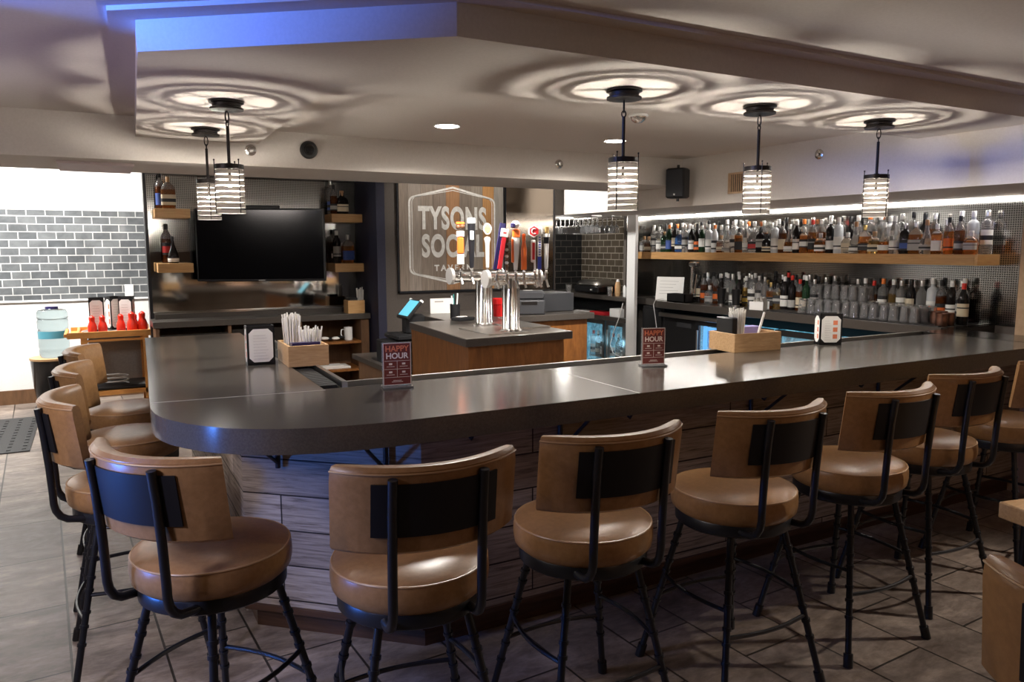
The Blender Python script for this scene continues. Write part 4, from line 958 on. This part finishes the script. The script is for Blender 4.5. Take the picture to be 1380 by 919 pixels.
# ------------------------------------------------------------------ painted wooden sign
sg = thing('wall_sign', 'reclaimed wood sign lettered TYSONS SOCIAL TAVERN on the dark wall', 'sign', (3.247, 7.235, 1.774))
tones = [(.30, .24, .19), (.36, .30, .25), (.30, .24, .19), (.27, .21, .165), (.40, .21, .10), (.24, .19, .15), (.30, .25, .20), (.52, .27, .10), (.36, .33, .29)]
wts = [.10, .13, .13, .14, .15, .13, .13, .13, .11]; tot = sum(wts); x = -.583
for k, (c, w) in enumerate(zip(tones, wts)):
    m_ = grain('reclaimed_board_%d' % k, tuple(q * .62 for q in c), c, .75, 'Object', (28, 28, 1.5), .3)
    w = w / tot * 1.166
    obj('plank', B().box(x, x + w - .002, -.022, 0, -.553, .557), m_, sg); x += w
obj('shadow_frame', B().box(-.598, .598, -.014, .012, -.575, -.552).box(-.598, -.585, -.014, .012, -.575, .572).box(.585, .598, -.014, .012, -.575, .572).box(-.598, .598, -.014, .012, .557, .572), M['black_metal'], sg)
wp = speck('worn_white_paint', (.62, .60, .56), (.80, .78, .74), .8, 30, .2)
def mm(txt, size, z, xs, bold, sp=1.): return text_mesh(txt, size, upright(0, -.0235, z), wp, .0006, xs, bold, space=sp)
obj('tysons_lettering', mm('TYSONS', .305, .165, .62, .012, 1.11), None, sg)
obj('social_lettering', mm('SOCIAL', .305, -.115, .62, .012, 1.11), None, sg)
obj('tavern_lettering', mm('TAVERN', .085, -.33, 1.0, .003, 1.5), None, sg)
def outline(rr, wd):
    pts = []
    def arc(cx, cz, a0, a1, r_, n=5):
        for k in range(n + 1):
            a = R(a0 + (a1 - a0) * k / n); pts.append((cx + r_ * math.cos(a), cz + r_ * math.sin(a)))
    X_, Z_, top, r_ = .475 - rr, .36, .485 - rr, .06
    pts.append((0, top)); arc(X_ - r_, Z_ - r_ * .6 + .0, 75, 0, r_); arc(X_ - r_, -Z_ + r_ * .6, 0, -75, r_); pts.append((0, -top)); arc(-X_ + r_, -Z_ + r_ * .6, 255, 180, r_); arc(-X_ + r_, Z_ - r_ * .6, 180, 105, r_)
    b = B(); n = len(pts); vs = []
    for i in range(n):
        p = Vector((pts[i][0], 0, pts[i][1])); a = Vector((pts[i - 1][0], 0, pts[i - 1][1])); c = Vector((pts[(i + 1) % n][0], 0, pts[(i + 1) % n][1]))
        t = (c - a).normalized(); nrm = Vector((-t.z, 0, t.x)) * wd / 2
        vs += [p + nrm + Vector((0, -.0235, 0)), p - nrm + Vector((0, -.0235, 0)), p - nrm + Vector((0, -.022, 0)), p + nrm + Vector((0, -.022, 0))]
    fs = []
    for i in range(n):
        j = (i + 1) % n
        for k in range(4): fs.append((i * 4 + k, j * 4 + k, j * 4 + (k + 1) % 4, i * 4 + (k + 1) % 4))
    return b.add(vs, fs)
obj('painted_outline', outline(0, .020), wp, sg); obj('painted_inner_line', outline(.028, .007), wp, sg)
bmr = thing('bronze_mirror', 'smoky bronze mirror panel on the wall right of the wooden sign', 'mirror', (4.17, 7.243, 1.76))
obj('glass', B().box(-.295, .295, -.006, 0, -.57, .565), M['bronze_mirror'], bmr)
obj('frame', B().box(-.305, -.295, -.012, 0, -.58, .575).box(.295, .305, -.012, 0, -.58, .575).box(-.305, .305, -.012, 0, -.58, -.57), M['black_metal'], bmr)

# ------------------------------------------------------------------ service counter behind the white post
sc_ = thing('service_counter', 'stone service counter running behind the white post to the tiled corner', 'counter')
obj('worktop', B().box(5.40, 5.925, 7.34, 8.85, ZB - .045, ZB).box(5.40, 5.49, 7.14, 7.34, ZB - .045, ZB), M['stone_dark'], sc_)
obj('lower_shelf', B().box(5.40, 5.925, 7.34, 8.85, .77, .82).box(5.40, 5.49, 7.14, 7.34, .77, .82), M['stone_dark'], sc_)
obj('back_board', B().box(5.80, 5.925, 7.34, 8.85, .82, ZB - .046), M['plastic_black'], sc_)
c3 = cooler(7.20, 7.60, .76, 'steel framed glass door cooler glowing cyan, nearer the white post', False)
c4 = cooler(7.62, 8.10, .76, 'steel framed glass door cooler glowing cyan, further from the white post', False)
c5 = cooler(8.12, 8.80, .76, 'steel framed glass door cooler mostly hidden by the island', False)
for c_, y in ((c3, 7.37), (c4, 7.86)): light('cooler_light', 'POINT', (5.40, y, .5), .4, (.35, .75, 1.), .05)
pg = thing('panini_press', 'black countertop grill with rounded steel lid on the service counter', 'grill', (5.62, 8.05, ZB))
obj('base', B().box(-.17, .17, -.27, .27, .015, .10, bev=.015), M['plastic_black'], pg)
lid = B()
for k in range(1): lid.lathe([(0, .10), (.30, .10), (.31, .12), (.27, .155), (.18, .175), (0, .18)], 24, sx=.55, sy=.88, sq=.5)
obj('lid', lid, M['steel'], pg); obj('badge', B().box(-.176, -.17, -.15, -.11, .05, .065), M['white'], pg)
def bwcup(x, y, l, r_=.035, h=.11):
    t = thing('plastic_cup', l, 'cup', (x, y, ZB), 0, 'clear cups on the service counter')
    obj('cup', B().lathe([(0, 0), (r_ * .75, 0), (r_, h), (r_ * 1.04, h), (r_ * .95, h - .004), (r_ * .7, .006), (0, .005)], 18), M['thin_glass'], t)
bwcup(5.47, 7.55, 'clear plastic cup on the service counter near the white post'); bwcup(5.47, 8.47, 'crumpled clear cup left of the black grill', .045, .10)
for (x, y, k, m1, m2, l) in ((5.62, 7.60, 0, 'orange', 'orange', 'orange squeeze bottle behind the clear cup'), (5.55, 7.50, 1, 'caddy', 'white', 'brown sauce bottle with white cap behind the clear cup'), (5.60, 7.38, 2, 'grey_en', 'steel', 'tall grey canister beside the white post'), (5.52, 7.30, 3, 'white', 'white', 'white jar tucked against the white post')):
    t = thing('sauce_bottle', l, 'bottle', (x, y, ZB), 0, 'sauce bottles on the service counter')
    h = (.17, .2, .27, .16)[k]
    obj('body', B().lathe([(0, 0), (.032, 0), (.034, .006), (.034, h * .7), (.024, h * .85), (0, h * .86)], 18), M[m1], t); obj('cap', B().lathe([(0, h * .85), (.022, h * .85), (.014, h), (0, h)], 14), M[m2], t)
for (y0, y1, z0, z1, m, l) in ((7.95, 8.25, .82, .85, 'paper', 'stack of white papers on the lower shelf, furthest'), (7.62, 7.92, .82, .86, 'red_en', 'red booklet stack on the lower shelf'), (7.30, 7.50, .82, .92, 'white', 'small white carton on the lower shelf near the post')):
    tag(obj('shelf_stack', B().box(5.43, 5.60, y0, y1, z0, z1, bev=.003), M[m]), l, 'stack')
tag(obj('hanging_cord', B().tube([(5.42, 7.22, 1.0), (5.40, 7.25, .85), (5.37, 7.33, .65), (5.36, 7.38, .50), (5.37, 7.33, .40), (5.40, 7.2, .36)], .005, 6), M['white']), 'thin white cord looping down in front of the cyan coolers', 'cord')
# hanging glass racks
wg = B().lathe([(.034, -.002), (.033, -.004), (.004, -.008), (.0035, -.08), (.012, -.092), (.032, -.115), (.036, -.145), (.031, -.185), (.0295, -.185), (.034, -.145), (.030, -.118), (.0, -.096)], 16, cap=False).mesh('wine_glass', M['thin_glass'])
for ri, (x0, cnt, lab) in enumerate(((5.02, 9, 'first'), (5.30, 9, 'second'))):
    rk = thing('glass_rack', 'steel hanging glass rack under the bulkhead, %s from the bronze mirror' % lab, 'rack', (x0, 7.3, 2.0), 0, 'hanging glass racks')
    rb = B()
    for dx in (-.06, .0, .06): rb.cyl((dx, -.1, 0), (dx, .85, 0), .004, n=6)
    obj('rails', rb, M['steel'], rk); obj('hangers', B().box(-.07, .07, -.1, -.09, 0, .015).box(-.07, .07, .84, .85, 0, .015), M['steel'], rk)
    for i in range(cnt):
        for j in (-.03, .03):
            o = bpy.data.objects.new('wine_glass', wg); COL.objects.link(o); o.location = (x0 + j, 7.25 + i * .095, 2.0)
            tag(o, 'stemmed glass hanging upside down, %s on the %s side of the %s rack' % (ORD[i], 'left' if j < 0 else 'right', lab), 'glass', 'wine glasses in the hanging racks')

# ------------------------------------------------------------------ left side: cart, water, mat
ct = thing('serving_cart', 'orange pine serving cart against the white wall, below the outlet', 'cart')
Y0, Y1 = 7.90, 8.46
obj('tray', B().box(-.24, .44, Y0, Y1, .845, .86).box(-.26, .44, Y0 - .02, Y0 + .01, .84, .895).box(-.24, .44, Y1 - .02, Y1, .84, .895), M['orange_wood'], ct)
obj('handle', B().cyl((-.27, Y0 - .01, .87), (-.27, Y1, .87), .016).cyl((-.17, Y0 + .02, .882), (-.17, Y1 - .02, .882), .014), M['orange_wood'], ct)
for x, y in ((-.13, Y0 + .02), (.38, Y0 + .02), (-.13, Y1 - .05), (.38, Y1 - .05)): obj('leg', B().box(x - .025, x + .025, y - .02, y + .02, .02, .845), M['orange_wood'], ct)
obj('apron', B().box(-.10, .36, Y0 + .01, Y0 + .03, .80, .82), M['orange_wood'], ct)
obj('lower_shelf', B().box(-.14, .42, Y0, Y1 - .03, .30, .34), M['orange_wood'], ct)
obj('back_panel', B().box(-.10, .38, Y1 - .04, Y1 - .03, .34, .80), M['greyboard'], ct)  # grey sheet stands in for shade on the white wall behind
pt = tag(obj('round_tray', B().lathe([(0, .862), (.20, .862), (.215, .885), (.205, .885), (.19, .87), (0, .87)], 36, c=(.07, Y0 + .22, 0)), M['greyboard']), 'grey round tray lying on the orange cart', 'tray')
tag(obj('laptop_bag', B().box(-.10, .38, Y0 + .03, Y1 - .1, .341, .375, bev=.01), M['plastic_black']), 'flat black case on the lower shelf of the orange cart', 'case')
tag(obj('coiled_cable', B().tube([(.12 + .10 * math.cos(a * .7), Y0 + .12 + .06 * math.sin(a * .7), .385 + .004 * a) for a in range(26)], .006, 6), M['grey_en']), 'grey coiled cable on the flat black case', 'cable')
for k, (x, y, l) in enumerate(((-.01, 8.22, 'left'), (.135, 8.33, 'middle'), (.245, 8.22, 'right'))):
    menu_holder('black menu holder with white cards on the orange cart, %s of three' % l, (x, y, .862 + (.12 if False else 0)), R((-3, 38, -20)[k]), .125, .33)
def ketchup(x, y, s, l):
    t = thing('ketchup_bottle', l, 'bottle', (x, y, .862), 0, 'ketchup bottles on the orange cart'); t.scale = (s,) * 3
    obj('body', B().lathe([(0, 0), (.030, 0), (.034, .008), (.034, .06), (.026, .085), (.020, .10), (.022, .118), (.0, .12)], 18), M['red'], t)
    obj('cap', B().lathe([(0, .118), (.022, .118), (.022, .135), (.012, .145), (.0, .152)], 14), M['red'], t)
for x, y, s, l in ((-.055, 8.05, 1.0, 'red ketchup bottle, leftmost on the cart'), (.03, 8.06, 1.0, 'red ketchup bottle, second from the left on the cart'), (.185, 8.12, 1.0, 'red ketchup bottle, third from the left on the cart'), (.30, 8.12, 1.0, 'red ketchup bottle, fourth from the left on the cart'), (.275, 8.00, 1.15, 'large red ketchup bottle, fifth from the left on the cart'), (.365, 8.02, 1.15, 'large red ketchup bottle at the right end of the cart')):
    ketchup(x, y, s * 1.15, l)
pd = thing('water_stand', 'dark round barrel stand with wooden top under the water jug', 'stand', (-.41, 8.75, 0))
obj('drum', B().lathe([(0, 0), (.15, 0), (.19, .3), (.205, .565), (0, .565)], 30), M['black_gloss'], pd)
obj('top', B().lathe([(0, .565), (.21, .565), (.212, .585), (0, .585)], 30), M['caddy'], pd)
wj = thing('water_jug', 'large ribbed clear water jug with blue label on the dark stand', 'water jug', (-.40, 8.75, .586))
jp = [(0, 0), (.115, 0), (.130, .02), (.133, .07), (.126, .085), (.133, .10), (.134, .18), (.136, .26), (.128, .275), (.136, .29), (.136, .36), (.128, .375), (.136, .39), (.134, .44), (.120, .465), (.06, .475), (.05, .49), (0, .49)]
obj('body', B().lathe(jp, 30), M['jug'], wj)
obj('label', B().lathe([(.1365, .19), (.1375, .19), (.1385, .262), (.1375, .262)], 20, cap=False, a0=R(200), a1=R(335)), M['jug_label'], wj)
obj('cap', B().lathe([(0, .47), (.058, .47), (.058, .497), (0, .5)], 20), M['navy_en'], wj)
fm = B().box(-1.6, -.56, 7.25, 8.72, 0, .008)
for i in range(9):
    for j in range(12): fm.box(-1.5 + i * .11, -1.47 + i * .11, 7.32 + j * .115, 7.38 + j * .115, .008, .012)
tag(obj('floor_mat', fm, M['rubber']), 'dark textured rubber mat on the tiles by the white wall', 'mat')
so = thing('wall_outlet', 'white outlet plate on the grey tiles above the orange cart', 'outlet', (.322, 9.553, 1.185))
obj('plate', B().box(-.045, .045, -.006, 0, -.065, .065, bev=.002), M['white'], so); obj('socket', B().box(-.018, .018, -.008, -.006, .008, .042).box(-.018, .018, -.008, -.006, -.042, -.008), M['post_white'], so)

for ci, (y0, zt_, lab_) in enumerate(((5.12, .14, 'blue'), (7.30, .14, 'near cyan'), (7.72, .14, 'far cyan'))):
    for k in range(4 if ci == 0 else 3):
        put_bottle((('tall', 'dark', 'white', 'silver'), ('wine', 'green', 'cream', 'white'), ('vodka', 'clear', 'white', 'red'), ('tall', 'brown', 'white', 'white'))[k], (5.505, y0 + k * .105, .30), -PI / 2, '%s bottle inside the %s lit cooler' % (('black', 'green', 'clear', 'brown')[k], lab_), 'bottles in the coolers', 1.0)
    tag(obj('cooler_shelf', B().box(5.478, 5.535, y0 - .06, y0 + (.38 if ci == 0 else .26), .288, .298), M['steel']), 'wire shelf inside the %s lit cooler' % lab_, 'shelf')
# ------------------------------------------------------------------ lights
light('room_fill_light', 'AREA', (2.2, -.6, 2.44), 5, (1, .70, .48), 2.0, (2.2, -.6, 0))  # added general fill with no known fixture, lifts seats and bar front
light('right_spot_light', 'SPOT', (5.2, 1.0, 2.35), 190, (1, .88, .76), .04, (3.3, 1.3, 0), spot=R(70))
light('added_blue_fascia_spot', 'SPOT', (-1.25, 2.85, 2.37), 380, (.03, .17, 1.), .04, (.3, 2.85, 2.70), spot=R(40))  # extra blue spot, no cove there, added to colour the chamfered fascia
light('blue_wall_light', 'SPOT', (-1.3, 2.60, .85), 85, (.06, .24, 1.), .10, (.6, 2.45, .75), spot=R(60))
light('lavender_fill_spot', 'SPOT', (-1.6, 1.6, 1.9), 85, (.74, .72, 1.), .15, (.8, 3.0, .45), spot=R(55))  # pale spot added without a fixture to lighten the plank corner
light('front_fill_light', 'POINT', (2.8, -2.0, 1.7), 10, (1, .58, .38), .3)  # warm fill point added behind the camera for fascia and stool backs
light('added_violet_ceiling_spot', 'SPOT', (-2.4, 3.0, .9), 60, (.26, .18, 1.), .3, (-1.5, 3.2, 2.46), spot=R(85))  # added upward spot that tints the left ceiling violet, no separate lamp there
light('left_room_light', 'AREA', (-1.7, 2.7, 2.44), 65, (1, .90, .84), 1.0, (-.9, 2.9, 0))
light('cove_light', 'AREA', (-1.6, 8.3, 2.88), 330, (1, .98, .95), 3.4, (-1.4, 9.5, 1.0), .5)
light('back_room_light', 'SPOT', (3.3, 6.72, 2.40), 160, (1, .97, .93), .06, (4.65, 6.95, 2.16), spot=R(60))
light('service_counter_fill', 'POINT', (5.1, 8.0, 1.9), 15, (1, .95, .88), .1)  # bare point added to brighten the tiled service corner
light('sign_fill_spot', 'SPOT', (3.2, 6.42, 2.84), 38, (1, .94, .87), .05, (3.28, 7.25, 1.70), spot=R(100))  # unseen spot added behind the header to brighten the sign

w = bpy.data.worlds.new('world'); SC.world = w; w.use_nodes = True
w.node_tree.nodes['Background'].inputs['Color'].default_value = (.6, .45, .36, 1); w.node_tree.nodes['Background'].inputs['Strength'].default_value = .03
SC.view_settings.view_transform = 'Standard'; SC.view_settings.look = 'None'; SC.view_settings.exposure = 0.2; SC.view_settings.gamma = 1
SC.view_settings.use_curve_mapping = False
SC.cycles.use_denoising = True
SC.cycles.sample_clamp_indirect = 8
SC.cycles.max_bounces = 8; SC.cycles.transmission_bounces = 6; SC.cycles.caustics_reflective = False
